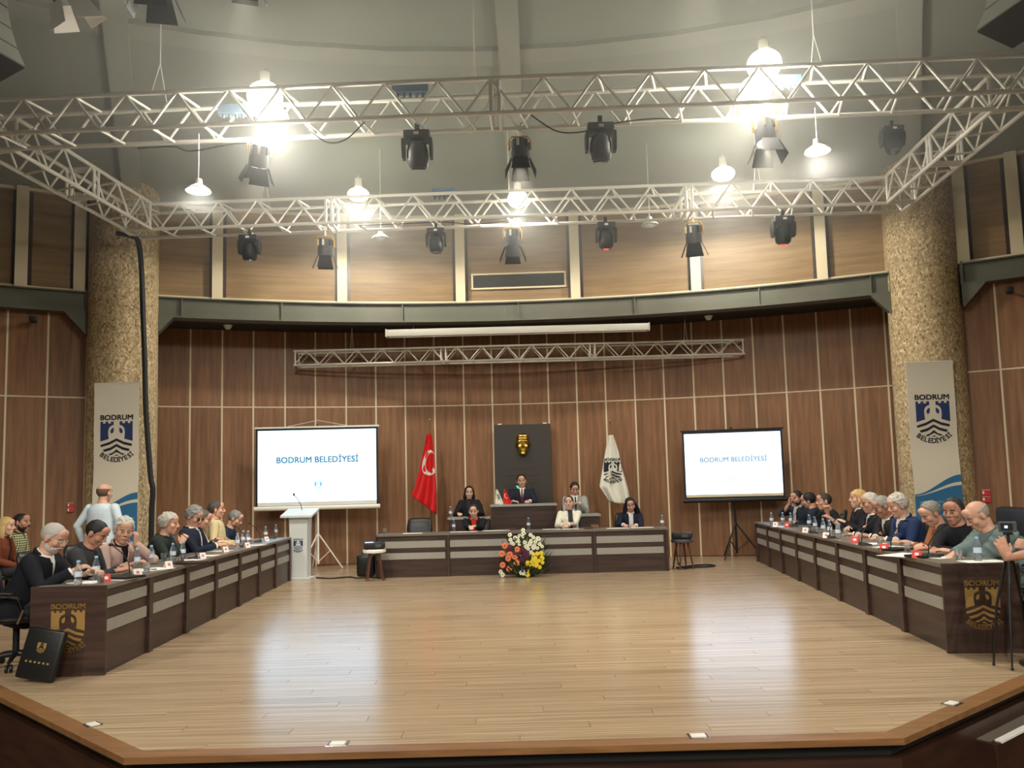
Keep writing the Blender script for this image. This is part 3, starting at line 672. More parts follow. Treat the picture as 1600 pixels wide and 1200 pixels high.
def table_flag(px, py, h, cloth, lab, star):
    p = at(px, py, 16.05); t = thing('table_flag', lab, 'flag', (p.x, 16.05, 1.215), 0, 'small flags on the tall desk')
    b = MB(); b.lathe([(.045, 0), (.045, .012), (.008, .02)], 12); b.build('stand', 'chrome', t)
    b = MB(); b.cyl((0, 0, .01), (0, 0, h+.02), .004, n=6); b.build('pole', 'chrome', t)
    def S(u, v, e=0): return V((u*(.03+.17*v)*(1 if not star else 1)-.02*v-.02, -.01-.02*math.sin(u*6+v*2)-e, h-(.30*v)+u*.06*v*(-1 if not star else -.6)))
    b = MB(); n_ = 12
    b.add([S(i/n_, j/n_) for j in range(n_+1) for i in range(n_+1)], [(j*(n_+1)+i, (j+1)*(n_+1)+i, (j+1)*(n_+1)+i+1, j*(n_+1)+i+1) for j in range(n_) for i in range(n_)])
    c = b.build('cloth', cloth, t, 80); md = c.modifiers.new('thickness', 'SOLIDIFY'); md.thickness = .003
    if star:
        b = MB(); n_ = 20
        for i in range(n_):
            q = []
            for (k, sc, ox) in ((i, 1, 0), (i+1, 1, 0), (i+1, .78, .07), (i, .78, .07)):
                a = R(45+270*k/n_); q.append(S(.5+ox+.3*sc*math.cos(a), .42+.16*sc*math.sin(a), .006))
            b.add(q, [(0, 1, 2, 3)])
        b.build('crescent', 'flag_white', c, 0)
    else: emblem(lambda x, y: S(.5+x*.5, .45-y*.32, .006), 0, 0, False).build('emblem', 'ink', c, 0)
table_flag(777, 788, .30, 'flag_white', 'small white table flag with dark emblem on the tall desk', False)
table_flag(789, 788, .30, 'flag_red', 'small red table flag on the tall desk', True)
# ================================================================ black board with golden mask
bl, br = at(772, 664, 17.4), at(860, 661, 17.4)
t = thing('memorial_board', 'tall black board with a golden face relief on the back wall', 'wall board', ((bl.x+br.x)/2, 17.42, .25)); bw = (br.x-bl.x)/2; bz = bl.z-.25
b = MB(); b.bx(-bw, bw, -.02, .06, .2, bz); bo = b.build('board', 'board', t, 0, bevel=.004)
for s in (-.8, .8): b = MB(); b.box((s*bw, 0, bz+.012), (.08, .05, .025)); b.build('clip', 'white_paint', t, 0)
rn = random.Random(5)
for zz, x0, x1 in ((bz-.98, -.25, .25), (bz-1.12, -.38, .34), (bz-1.3, -.3, .36)):
    b = MB(); x = x0
    while x < x1:
        b.tube([(x, -.022, zz), (x+.03, -.022, zz+rn.uniform(.01, .05)), (x+.06, -.022, zz-.01)], .006, 5); x += rn.uniform(.06, .1)
    b.build('script_line', 'board_red', bo, 0)
b = MB(); mc = at(817, 695, 17.3); mo = V((mc.x-(bl.x+br.x)/2, -.05, mc.z-.25))
ma = MB()
def me_(c, r): ma.ell((mo.x+c[0]*1.2, mo.y-c[1], mo.z+c[2]), (r[0]*1.2, r[1], r[2]), nu=20, nv=14)
me_((0, -.0, .03), (.125, .10, .2)); me_((0, .03, -.08), (.10, .09, .15)); me_((0, .10, -.19), (.05, .03, .04)); me_((0, .085, .075), (.1, .025, .022)); me_((0, .08, .13), (.09, .03, .05))
ma.tube([(mo.x, mo.y-.085, mo.z+.06), (mo.x, mo.y-.135, mo.z-.05)], [.014, .026], 10); me_((0, .105, -.125), (.045, .018, .013)); me_((0, .10, -.15), (.035, .018, .012))
for s in (-1, 1): me_((s*.062, .06, -.04), (.04, .04, .05)); me_((s*.05, .075, .032), (.03, .014, .014)); me_((s*.118, -.03, 0), (.018, .03, .05))
me_((0, -.01, .18), (.11, .08, .08))
MASK = ma.build('face_relief', 'brass', bo, 0)
# ================================================================ small wall things
for px, py, Rr, lab in ((110, 793, R1+.06, 'small red sign on the left panelled wall'), (1541, 775, R1+.06, 'small red sign on the right panelled wall')):
    p = atc(px, py, Rr-.03); t = thing('fire_sign', lab, 'sign', p, math.atan2(-(p.x-HCX), p.y-HCY), 'red signs on the side walls'); t.scale = (.62,)*3 if px < 800 else (.8,)*3
    for k, z in enumerate((.075, -.07)):
        b = MB(); b.box((0, 0, z), (.17, .012, .13)); s_ = b.build('plate', 'sign_red', t, 0, bevel=.003)
        b = MB(); b.box((0, -.0065, z+.061), (.165, .002, .008)); b.box((-.05, -.0065, z), (.035, .002, .06)); b.build('pictogram', 'white_paint', s_, 0)
for px, py, lab in ((52, 501, 'black security camera under the beam at far left'), (1578, 455, 'black security camera under the beam at far right')):
    p = atc(px, py, R1-.15); t = thing('security_camera', lab, 'camera', p, math.atan2(-(p.x-HCX), p.y-HCY), 'security cameras')
    b = MB(); b.box((0, -.08, 0), (.11, .22, .09)); b.build('housing', 'black_plastic', t, 0, bevel=.015)
    b = MB(); b.cyl((0, -.19, 0), (0, -.205, 0), .03, n=12); b.build('lens', 'lens', t)
    b = MB(); b.tube([(0, .02, 0), (0, .12, .02), (0, .2, .02)], .018, 8); b.build('bracket', 'black_metal', t)
for px, py, lab in ((356, 531, 'small white detector dome under the dark soffit, left'), (1108, 512, 'small white detector dome under the dark soffit, right')):
    p = atc(px, py, 18.9); p.z = BEAM_B+.1; t = thing('smoke_detector', lab, 'detector', p, 0, 'white domes under the soffit')
    b = MB(); b.lathe([(.01, -.09), (.05, -.075), (.07, -.04), (.075, 0)], 14); b.build('dome', 'white_plastic', t); b = MB(); b.lathe([(.09, -.012), (.09, 0)], 14); b.build('base', 'white_plastic', t)
p0, p1 = atc(738, 441, R1), atc(883, 435, R1); am = math.degrees(math.atan2((p0.x+p1.x)/2-HCX, (p0.y+p1.y)/2-HCY)); wv_ = (p1-p0).length/2
t = thing('air_vent', 'long dark air vent grille with pale frame in the upper wall', 'vent', pol(am, R1-.015, 5.8), -R(am)); hh = .15
b = MB()
for c, d in (((0, 0, hh), (2*wv_+.05, .05, .035)), ((0, 0, -hh), (2*wv_+.05, .05, .035)), ((-wv_, 0, 0), (.035, .05, 2*hh)), ((wv_, 0, 0), (.035, .05, 2*hh))): b.box(c, d)
b.build('frame', 'cream', t, 0); b = MB(); b.box((0, .02, 0), (2*wv_, .02, 2*hh)); b.build('backing', 'vent_dark', t, 0)
b = MB(); b.box((0, 0, 0), (2*wv_, .03, .008), Matrix.Rotation(.5, 3, 'X')); sm = b.mesh('slat', 'vent_dark', 0)
for k in range(7): link('slat', sm, t, (0, 0, -hh+.04+k*.037))
for s in (-.33, .33): b = MB(); b.box((s*wv_, -.01, 0), (.012, .02, 2*hh)); b.build('mullion', 'vent_dark', t, 0)
# roll-up screen housing under the beam
a_, c_ = at(604, 522, 16.0), at(1014, 510, 15.95); t = thing('screen_housing', 'long white roll up screen housing hanging under the beam', 'screen housing', ((a_.x+c_.x)/2, 16.0, (a_.z+c_.z)/2)); hw_ = (c_.x-a_.x)/2
b = MB(); b.box((0, 0, 0), (2*hw_, .16, .15)); b.build('case', 'housing_grey', t, 50, bevel=.03)
for s in (-1, 1): b = MB(); b.box((s*hw_, 0, 0), (.03, .17, .165)); b.build('end_cap', 'housing_grey', t, 0, bevel=.01); b = MB(); b.cyl((s*hw_*.8, .1, .05), (s*hw_*.8, .1, BEAM_B-(a_.z+c_.z)/2+.05), .012, n=6); b.build('hanger', 'black_metal', t)
b = MB(); b.box((0, -.01, -.078), (2*hw_-.1, .03, .02)); b.build('bottom_bar', 'alu', t, 0)
# ================================================================ trusses
b = MB(); b.cyl((0, 0, 0), (0, 0, 1), 1, n=8); TUBE = b.mesh('brace', 'alu')
def stick(parent, p, q, r, name):
    d = q-p; x, y = frame(d); M = Matrix((x*r, y*r, d)).transposed().to_4x4(); M.translation = p
    return link(name, TUBE, parent, M=M)
def truss(p0, p1, s, pitch, label, joints=(), faces='tbfr', hang=(), rc=.029, rb=.0165, xb=False, up=V((0, 0, 1)), hz=None):
    t = thing('truss', label, 'truss', p0, 0, 'aluminium trusses of the lighting rig'); u = (p1-p0); L = u.length; u.normalize(); w_ = u.cross(up).normalized(); v = w_.cross(u); h = s/2
    P = lambda a, i, j: u*a+w_*(i*h)+v*(j*h)
    cs = {'f': ((1, -1), (1, 1)), 'r': ((-1, -1), (-1, 1)), 't': ((1, 1), (-1, 1)), 'b': ((1, -1), (-1, -1))}
    for i in (-1, 1):
        for j in (-1, 1): stick(t, P(0, i, j), P(L, i, j), rc, 'chord')
    n = max(2, int(round(L/pitch))*2)
    for fc in faces:
        (a, b_) = cs[fc]
        for k in range(n):
            if fc in 'tb' and not xb:
                if k % 2 == 0: stick(t, P(L*(k+(fc == 't'))/n, *a), P(L*(k+(fc == 't')+.35)/n, *b_), rb, 'brace')
                continue
            A, B = (a, b_) if k % 2 == 0 else (b_, a)
            stick(t, P(L*k/n, *A), P(L*(k+1)/n, *B), rb, 'brace')
            if xb: stick(t, P(L*k/n, *B), P(L*(k+1)/n, *A), rb, 'brace')
    for a in list(joints)+[.03, L-.03]:
        for da in ((-.05, .05) if a in joints else (0,)):
            for i in (-1, 1): stick(t, P(a+da, i, -1), P(a+da, i, 1), rb*1.5, 'joint_post')
            for j in (-1, 1): stick(t, P(a+da, -1, j), P(a+da, 1, j), rb*1.5, 'joint_post')
    for a in hang:
        q = P(a, 0, 1)+p0; r_ = math.hypot(q.x-HCX, q.y-HCY); z = hz if hz else cz(r_)
        stick(t, P(a, -1, 1), P(a, 0, 1)+V((0, 0, .5)), .006, 'hanger'); stick(t, P(a, 1, 1), P(a, 0, 1)+V((0, 0, .5)), .006, 'hanger'); stick(t, P(a, 0, 1)+V((0, 0, .5)), P(a, 0, 1)+V((0, 0, z-q.z)), .008, 'hanger')
    return t
TZ, TS = 6.28, .44
nA, nB = V((-6.95, 9.83, TZ)), V((6.65, 9.36, TZ)); rA, rB = V((-6.55, 13.5, TZ)), V((6.75, 13.1, TZ))
truss(nA, nB, TS, .66, 'near aluminium box truss crossing the whole picture', joints=(6.85,), hang=(2.6, 6.6, 10.8))
truss(rA, rB, TS, .66, 'rear aluminium box truss in front of the upper wall', joints=(3.55, 9.6), hang=(2.4, 6.6, 10.8))
truss(nA+V((.35, .25, 0)), rA+V((.3, -.25, 0)), TS, .66, 'left side aluminium truss receding to the left column', joints=(1.7,))
truss(nB+V((-.35, .25, 0)), rB+V((-.25, -.25, 0)), TS, .66, 'right side aluminium truss receding to the right column', joints=(1.7,))
wa, wb_ = at(462, 560, 16.85), at(1160, 545, 16.85); wz = (wa.z+wb_.z)/2
truss(V((wa.x, 16.85, wz)), V((wb_.x, 16.85, wz)), .30, .52, 'small aluminium truss hanging before the recessed back wall', joints=(3.15, 6.3), rc=.022, rb=.011, hang=(1.2, 8.3), hz=BEAM_B+.1)
# ================================================================ lamps on the rig
def clamp(t, z=0.):
    b = MB(); b.box((0, 0, z-.03), (.05, .06, .07)); b.cyl((0, 0, z-.12), (0, 0, z-.03), .014, n=8); b.build('clamp', 'black_metal', t, 0)
def moving_head(p, k, label, led=False, rz=0., tilt=0., grey='black_plastic'):
    t = thing('moving_head', label, 'stage light', p, rz, 'moving head lights on the trusses'); t.scale = (k, k, k); clamp(t)
    b = MB(); b.box((0, 0, -.155), (.31, .24, .09)); ba = b.build('base', grey, t, 0, bevel=.015)
    b = MB(); b.box((0, -.122, -.155), (.06, .004, .035)); b.build('display', 'card_white', ba, 0)
    for s in (-1, 1):
        b = MB(); b.loft([[(s*.145+s*dx, -w_, z), (s*.145+s*dx+s*.035, -w_, z), (s*.145+s*dx+s*.035, w_, z), (s*.145+s*dx, w_, z)] for dx, w_, z in ((0, .09, -.2), (.0, .1, -.3), (.0, .055, -.42))]); b.build('yoke_arm', grey, t, 30, fix=True)
    M = Matrix.Rotation(tilt, 3, 'X'); hd = MB(); hd.lathe([(.06, .15), (.105, .11), (.125, .04), (.13, -.06), (.115, -.15), (.09, -.165)], 18, (0, 0, -.36), M); h_ = hd.build('head', grey, t, 50)
    b = MB(); c = M @ V((0, 0, -.168)); b.lathe([(.088, -.012), (.088, .01)], 16, V((0, 0, -.36))+c, M); b.build('lens', 'lens', h_)
    if led: b = MB(); b.ell(V((0, 0, -.36))+M @ V((0, -.03, -.18)), (.045, .045, .02), nu=10, nv=8); b.build('glow', 'red_led', h_)
def fresnel(p, k, label, rz=0., tilt=.25, drop=.12, spot=None, lit=False, doors='black_metal'):
    t = thing('fresnel_spotlight', label, 'stage light', p, rz, 'fresnel spotlights with barn doors'); t.scale = (k, k, k)
    b = MB(); b.cyl((0, 0, -drop-.02), (0, 0, .0), .018, n=8); b.box((0, 0, -.02), (.06, .06, .07)); b.build('clamp', 'alu', t, 0)
    zc = -drop-.2
    b = MB(); b.tube([(-.135, 0, zc), (-.135, 0, zc+.12), (-.10, 0, -drop-.02), (.10, 0, -drop-.02), (.135, 0, zc+.12), (.135, 0, zc)], .011, 8); b.build('yoke', 'yellow_metal', t)
    M = Matrix.Rotation(tilt, 3, 'X'); o = V((0, 0, zc))
    b = MB(); b.lathe([(.05, .14), (.10, .13), (.105, .02), (.115, -.02), (.115, -.13)], 18, o, M); bd = b.build('body', 'grey_plastic', t, 40)
    for s in range(6): a = 2*math.pi*s/6+.26; b = MB(); b.box(o+M @ V((.107*math.cos(a), .107*math.sin(a), .07)), (.03, .03, .09), M @ Matrix.Rotation(a, 3, 'Z')); b.build('cooling_fin', 'alu' if s in (3, 4) else 'black_metal', bd, 0)
    b = MB(); b.lathe([(.095, -.128), (.1, -.134)], 18, o, M); b.build('lens', 'lamp_soft' if lit else 'lens', bd)
    fl = MB(); fl.add([(-.085, .115, -.13), (.085, .115, -.13), (.12, .19, -.32), (-.12, .19, -.32), (-.085, .119, -.13), (.085, .119, -.13), (.12, .194, -.32), (-.12, .194, -.32)], [(0, 1, 2, 3), (7, 6, 5, 4), (0, 4, 5, 1), (1, 5, 6, 2), (2, 6, 7, 3), (3, 7, 4, 0)])
    fm = fl.mesh('barn_door', [doors], 0, fix=True)
    for q in range(4): link('barn_door', fm, t, M=Matrix.Translation(o) @ (M @ Matrix.Rotation(q*math.pi/2, 3, 'Z')).to_4x4())
    if spot: lamp('spot_light', t, o+M @ V((0, 0, -.16)), spot, (1, .9, .72), .08, 75, M @ V((0, 0, -1)), .8)
def highbay(p, k, label, watts, cord=.3, bright=True, shade='white_paint', glow='lamp_on', col=(1, .94, .82)):
    t = thing('pendant_lamp', label, 'lamp', p, 0, 'bell lamps of the hall'); t.scale = (k, k, k)
    if cord: b = MB(); b.cyl((0, 0, .1), (0, 0, .1+cord), .006, n=6); b.build('cord', 'alu', t)
    b = MB(); b.lathe([(.02, .12), (.05, .11), (.055, .05), (.06, .03)], 16); b.build('cap', 'alu', t)
    b = MB(); b.lathe([(.06, .03), (.11, .0), (.17, -.045), (.18, -.065), (.172, -.065), (.163, -.045), (.10, -.005), (.05, .02)], 24, cap=False); b.build('shade', shade, t, 50)
    b = MB(); b.ell((0, 0, -.045), (.105, .105, .06), nu=16, nv=10); b.build('bulb', glow if bright else 'lamp_soft', t)
    if watts: lamp('light', t, (0, 0, -.16), watts, col, .14, 168, (0, 0, -1), .3)
def floodlight(p, label, watts, r=.2):
    """glaring lamp: a ball enlarged and lit to stand for its glare"""
    t = thing('glaring_lamp', label, 'lamp', p, 0, 'glaring lamps on the rig')
    b = MB(); b.lathe([(.03, r+.11), (.06, r+.10), (.065, r*.7+.03), (.08, r*.6)], 16); b.build('cap', 'alu', t); b = MB(); b.cyl((0, 0, r+.1), (0, 0, r+.16), .01, n=6); b.build('stem', 'alu', t)
    b = MB(); b.ell((0, 0, 0), (r, r, r*(.85 if p.y < 12 or r == .175 else .6)), nu=20, nv=14); b.build('glare_globe', 'lamp_on', t)  # the lamp's glare is put into the size of this ball
    lamp('light', t, (0, 0, -r-.03), watts, (1, .94, .82), r*.8, *((172, (0, 0, -1), .2) if p.y > 12 else ()))
nz = TZ-TS/2; ny = lambda x: nA.y+(nB.y-nA.y)*(x-nA.x)/(nB.x-nA.x); ry = lambda x: rA.y+(rB.y-rA.y)*(x-rA.x)/(rB.x-rA.x)
def onnear(px, dy=0.):
    p = at(px, 215, 9.6); Y = ny(p.x)+dy; p = at(px, 215, Y); return V((p.x, Y, nz))
def onrear(px, dy=0.):
    p = at(px, 350, 13.3); Y = ry(p.x)+dy; p = at(px, 350, Y); return V((p.x, Y, nz))
moving_head(onnear(652), 1.05, 'grey moving head light under the near truss, left of centre', tilt=.35, grey='grey_plastic')
moving_head(onnear(938), 1.05, 'grey moving head light under the near truss, right of centre', tilt=.3, grey='grey_plastic')
moving_head(at(1392, 190, 12.0), .95, 'dim dark moving head light inside the right of the rig', tilt=-.3)
moving_head(onrear(390), 1.0, 'black moving head light under the rear truss, leftmost', tilt=.1)
moving_head(onrear(681), .95, 'black moving head light left of the middle fresnel on the rear truss', tilt=.05)
moving_head(onrear(946), 1.0, 'black moving head light with red glow right of the middle fresnel', True, tilt=.2)
moving_head(onrear(1223), 1.05, 'black moving head light with red glow under the rear truss, rightmost', True, tilt=.2)
fresnel(onnear(405), 1.05, 'yellow yoked fresnel spotlight under the left glaring lamp', .5, .55, .1, SPOT_W, True)
fresnel(onnear(1196), 1.1, 'yellow yoked fresnel spotlight under the right glaring lamp', 0, -.12, .06, SPOT_W, True)
fresnel(onnear(812, .2), 1.0, 'dark fresnel spotlight under the middle of the near truss', 0, -.05, .1, SPOT_W*.8)
fresnel(onrear(508), 1.1, 'fresnel spotlight with barn doors on the left of the rear truss', .2, .18, .12)
fresnel(onrear(800), 1.15, 'fresnel spotlight with barn doors in the middle of the rear truss', 0, .0, .08)
fresnel(onrear(1083), 1.15, 'fresnel spotlight with barn doors on the right of the rear truss', -.3, .25, .1)
p = at(310, 292, ny(-4)); highbay(p, .88, 'lit bell lamp hanging on a cord under the near truss, left', LAMP_W*.35, max(.1, (nz-p.z)/.88-.1))
p = at(1277, 230, ny(4)); highbay(p, .88, 'lit bell lamp hanging on a cord under the near truss, right', LAMP_W*.35, max(.1, (nz-p.z)/.88-.1))
p = at(595, 368, 13.9); highbay(p, .85, 'white unlit bell lamp by the wall between two rear spotlights, left', 0, max(.1, (7.9-p.z)/.85), False, glow='white_plastic')
p = at(1015, 347, 13.9); highbay(p, .85, 'white unlit bell lamp by the wall between two rear spotlights, right', 0, max(.1, (7.9-p.z)/.85), False, glow='white_plastic')
for o in list(COL.objects):
    if o.name.startswith('bulb') and o.parent and 'unlit' in o.parent.get('label', ''): o.data = o.data.copy(); o.data.materials[0] = MATS['white_plastic']
floodlight(at(414, 152, 9.72), 'glaring white lamp inside the near truss, left', LAMP_W, .22)
floodlight(at(426, 186, 9.70), 'glowing ball added as the reflection of the left glaring lamp in near truss', LAMP_W*.6, .2)  # reflection of the lamp above, built as an added glowing ball with light
floodlight(at(1194, 101, 9.55), 'glaring white lamp on top of the near truss, right', LAMP_W, .21)
floodlight(at(1181, 141, 9.55), 'second glaring white lamp just under the right one in near truss', LAMP_W*.6, .2)
floodlight(at(560, 304, 13.85), 'glaring lamp behind the rear truss, left', LAMP_W*.8, .19)
floodlight(at(809, 311, 13.35), 'glaring lamp in the middle of the rear truss', LAMP_W*.5, .175)
floodlight(at(1130, 272, 13.7), 'glaring lamp behind the rear truss, right', LAMP_W*.8, .2)
# unseen bell lamps added behind the camera for fill light
for x, y, pl in ((-6.5, .5, 'left front'), (0, -1.5, 'middle front'), (6.5, .5, 'right front'), (-6, -6, 'left rear'), (6, -6, 'right rear'), (0, -9, 'hindmost')):
    r_ = math.hypot(x-HCX, y-HCY); highbay(V((x, y, 6.9)), 1.2, 'unseen bell lamp added as fill light behind the camera, %s' % pl, FILL_W, (cz(r_)-6.9)/1.2-.1)
# ---- line array loudspeakers at the top corners
def line_array(p, rz, n, lab, k=1.):
    t = thing('line_array', lab, 'loudspeaker', p, rz, 'line array loudspeakers'); t.scale = (k, k, k); z = 0; y = 0; a = 0
    for i in range(n):
        M = Matrix.Rotation(-a, 3, 'X'); b = MB(); c = V((0, y, z))
        b.loft([[c+M @ V(q) for q in ((-.33, -.02, 0), (.33, -.02, 0), (.28, .38, -.03), (-.28, .38, -.03))], [c+M @ V(q) for q in ((-.33, -.02, -.25), (.33, -.02, -.25), (.28, .38, -.22), (-.28, .38, -.22))]])
        cb = b.build('cabinet', 'black_plastic', t, 0, bevel=.006, fix=True)
        b = MB(); b.box(c+M @ V((0, -.03, -.125)), (.64, .015, .235), M); b.build('grille', 'speaker_grille', cb, 0)
        d = M @ V((0, 0, -.262)); z += d.z; y += d.y; a += .12
    b = MB(); b.box((0, .16, .05), (.3, .36, .06)); b.build('flying_frame', 'black_metal', t, 0)
    b = MB(); b.cyl((0, .16, .05), (0, .16, 2.2), .008, n=6); b.build('hanger', 'alu', t)
p = at(18, 2, 7.2); line_array(V((p.x-.34, 7.2, 6.78)), R(74), 5, 'grey faced line array loudspeaker hanging in the top left corner', .9)
p = at(1545, 2, 7.0); line_array(V((p.x+.38, 7.0, 6.86)), R(-76), 5, 'black line array loudspeaker hanging in the top right corner', .95)
# fixtures at the top edge, on a front bar just above the picture
fb = V((-5.6, 7.6, 7.05)), V((5.6, 7.35, 7.05)); t = thing('light_bar', 'aluminium pipe carrying spotlights above the front of the stage', 'light bar', fb[0]); stick(t, V((0, 0, 0)), fb[1]-fb[0], .026, 'pipe')
for a in (.2, .8): q = fb[0]+(fb[1]-fb[0])*a; stick(t, q-fb[0], V((q.x, q.y, cz(math.hypot(q.x-HCX, q.y-HCY))))-fb[0], .008, 'hanger')
for px, k, rz, ti, lab in ((88, 1.2, -.6, .5, 'fresnel spotlight with pale barn door at the top left'), (238, 1.3, .2, .2, 'fresnel spotlight at the top edge, second from left'), (380, 1.1, .3, .45, 'fresnel spotlight at the top edge above the left glaring lamp'), (1105, 1.1, .2, .4, 'fresnel spotlight at the top edge above the right glaring lamp')):
    q = at(px, 0, 7.5); fresnel(V((q.x, 7.6-.25*(q.x+5.6)/11.2, 7.04)), k, lab, rz, ti, .14 if px < 100 else .04, SPOT_W*.5 if px in (380, 1105) else None, doors='white_paint' if px < 100 else 'grey_plastic')
# rig cables and blue fixtures
def rigcable(pxs, Y, lab): cable([at(a, c, Y) for a, c in pxs], .009, lab)
rigcable([(215, 232), (270, 229), (300, 236), (370, 224), (430, 226)], 9.65, 'black cable sagging under the near truss by the left bell lamp')
rigcable([(480, 200), (510, 222), (540, 218), (570, 190)], 9.5, 'pale cable loop under the near truss right of the left glaring lamp')
rigcable([(830, 180), (870, 205), (910, 206), (940, 196), (1010, 186), (1060, 186)], 9.5, 'black cable under the near truss by the right moving head')
rigcable([(560, 352), (620, 350), (690, 347), (740, 350), (790, 345)], 13.3, 'black cable under the rear truss left of the middle fresnel')
rigcable([(880, 338), (930, 331), (980, 333), (1040, 326)], 13.3, 'black cable under the rear truss right of the middle fresnel')
for px, py, Y, lab in ((641, 139, 9.75, 'blue grey terminal box on the near truss'), (694, 301, 13.4, 'blue grey terminal box on the rear truss'), (1222, 127, 9.6, 'blue grey terminal box right of the right glaring lamp'), (370, 172, 9.75, 'blue grey terminal box left of the left glaring lamp')):
    p = at(px, py, Y); t = thing('terminal_box', lab, 'terminal box', p, 0, 'terminal boxes on the rig'); b = MB(); b.box((0, 0, 0), (.46 if Y < 10 else .4, .1, .13)); b.build('housing', 'blue_grey', t, 0, bevel=.01)
    b = MB()
    for k in range(5): b.cyl((-.16+.08*k, -.02, -.065), (-.16+.08*k, -.02, -.12), .018, n=8)
    b.build('sockets', 'grey_plastic', t)
# the thick cable bundle down the left column
cy_ = lambda px, py, Y: at(px, py, Y)
cable([at(182, 364, 13.5), at(203, 368, 13.55), at(216, 378, 13.7), at(221, 420, 14.05), at(223, 480, 14.06), at(226, 560, 14.05), at(228, 640, 14.03), at(235, 740, 14.0), at(239, 765, 14.0), at(237, 800, 14.0), at(236, 860, 14.0), at(235, 893, 14.0)], .045, 'thick black cable bundle running down the left column', 'cable_bundle')
# ================================================================ flowers
fp = V((.16, 14.02, 0)); fl = thing('flower_arrangement', 'low flower arrangement of white, salmon, purple and yellow blooms before the head table', 'flowers', fp)
b = MB(); b.lathe([(.15, 0), (.17, .04), (.17, .10), (.14, .12)], 18); b.build('basket', 'leaf_dark', fl); rn = random.Random(3)
def flw(px, py): q = at(px, py, 13.9); return V((q.x-fp.x, 0, q.z))
lm = MB(); lm.add([(0, 0, 0), (.022, .01, .06), (0, -.004, .07), (-.022, .01, .06), (.016, .02, .12), (0, .012, .12), (-.016, .02, .12), (0, .03, .165)], [(0, 1, 2), (0, 2, 3), (1, 4, 5, 2), (3, 2, 5, 6), (4, 7, 5), (6, 5, 7)])
leafs = [lm.mesh('leaf', m_, 80) for m_ in ('leaf', 'leaf_dark', 'leaf_pale')]
for i in range(270):
    a = rn.uniform(0, 2*math.pi) if i < 190 else rn.uniform(math.pi*.95, math.pi*2.05); h = rn.uniform(.02, .62) if i < 190 else rn.uniform(.01, .2); rad = (.36 if h < .35 else .36-.5*(h-.35))*rn.uniform(.45, 1.0)
    p = V((rad*math.cos(a), rad*.55*math.sin(a), h)); d = V((math.cos(a)*1.0, math.sin(a)*.6-.3, .5+h)).normalized(); x, y = frame(d)
    M = Matrix((x, y, d)).transposed().to_4x4(); M.translation = p; s = rn.uniform(.7, 1.25); link('leaf', rn.choice(leafs), fl, M=M @ Matrix.Scale(s, 4))
def bloom_mesh(np_, r, m, droop=.25, core='petal_core', wid=.34, cr=.22):
    b = MB()
    for L_ in range(2):
        for k in range(np_):
            a = 2*math.pi*(k+.5*L_)/np_; rr = r*(1-.25*L_); ca, sa = math.cos(a), math.sin(a); zz = .012*L_; w_ = wid*rr
            b.add([(.15*r*ca, .15*r*sa, zz), (.6*rr*ca-w_*sa, .6*rr*sa+w_*ca, zz+.1*r), (rr*ca, rr*sa, zz-droop*r*.3), (.6*rr*ca+w_*sa, .6*rr*sa-w_*ca, zz+.1*r)], [(0, 1, 2, 3)])
    b.ell((0, 0, .02), (cr*r, cr*r, .5*cr*r), nu=8, nv=6, mi=1); return b.mesh('bloom', [m, core], 0)
BL = {'w': bloom_mesh(6, .045, 'petal_white', core='leaf_pale', cr=.15), 's': bloom_mesh(12, .06, 'petal_salmon', core='petal_core', wid=.2), 'p': bloom_mesh(8, .042, 'petal_purple', core='petal_purple'), 'y': bloom_mesh(9, .042, 'petal_yellow', core='petal_yellow')}
def bloom(kind, px, py, s=1., dy=0.):
    p = flw(px, py); h = p.z; p.y = -.12-.16*math.sqrt(max(0, 1-((p.x)/.42)**2))*(1-.6*max(0, (h-.4)))+dy+.1; d = V((p.x*.9, -1+rn.uniform(-.15, .15), .35+rn.uniform(-.2, .3))).normalized(); x, y = frame(d)
    M = Matrix((x, y, d)).transposed().to_4x4(); M.translation = p; o = link('bloom', BL[kind], fl, M=M @ Matrix.Scale(s, 4))
    b = MB(); b.tube([(0, 0, 0), (0, -.0, -.08)], .004, 5); return o
W0 = (760, 820); q_ = lambda x, y: (W0[0]+x/13.34, W0[1]+y/13.34)
for x, y in ((765, 110), (775, 180), (760, 240), (490, 210), (500, 310), (530, 380), (560, 400), (600, 270), (640, 300), (690, 230), (700, 330), (690, 400), (920, 210), (980, 260), (1080, 290), (930, 340), (900, 400), (1020, 350), (1110, 400), (1160, 450), (980, 470), (830, 450), (860, 490), (1060, 480), (930, 570), (760, 960), (730, 990), (780, 1010), (300, 990), (340, 1050), (800, 360), (640, 340), (1000, 420)): bloom('w', *q_(x, y), rn.uniform(.85, 1.2))
for x, y in ((385, 435), (640, 505), (325, 605), (490, 610), (590, 670), (455, 700), (625, 785), (340, 840), (475, 910)): bloom('s', *q_(x, y), rn.uniform(.95, 1.15), -.02)
for x, y in ((500, 460), (540, 500), (600, 590), (760, 490), (800, 530), (850, 560), (780, 620), (850, 680), (740, 720), (770, 860), (480, 520), (830, 620), (700, 560), (770, 790), (640, 620)): bloom('p', *q_(x, y), rn.uniform(1., 1.4))
for x, y in ((980, 610), (1140, 590), (930, 690), (1020, 690), (1090, 740), (1170, 700), (860, 780), (960, 830), (1050, 850), (1110, 880), (920, 760), (1040, 790), (870, 830), (870, 970), (860, 1040), (1060, 600), (1130, 660), (1165, 780), (990, 740)): bloom('y', *q_(x, y), rn.uniform(.9, 1.25))
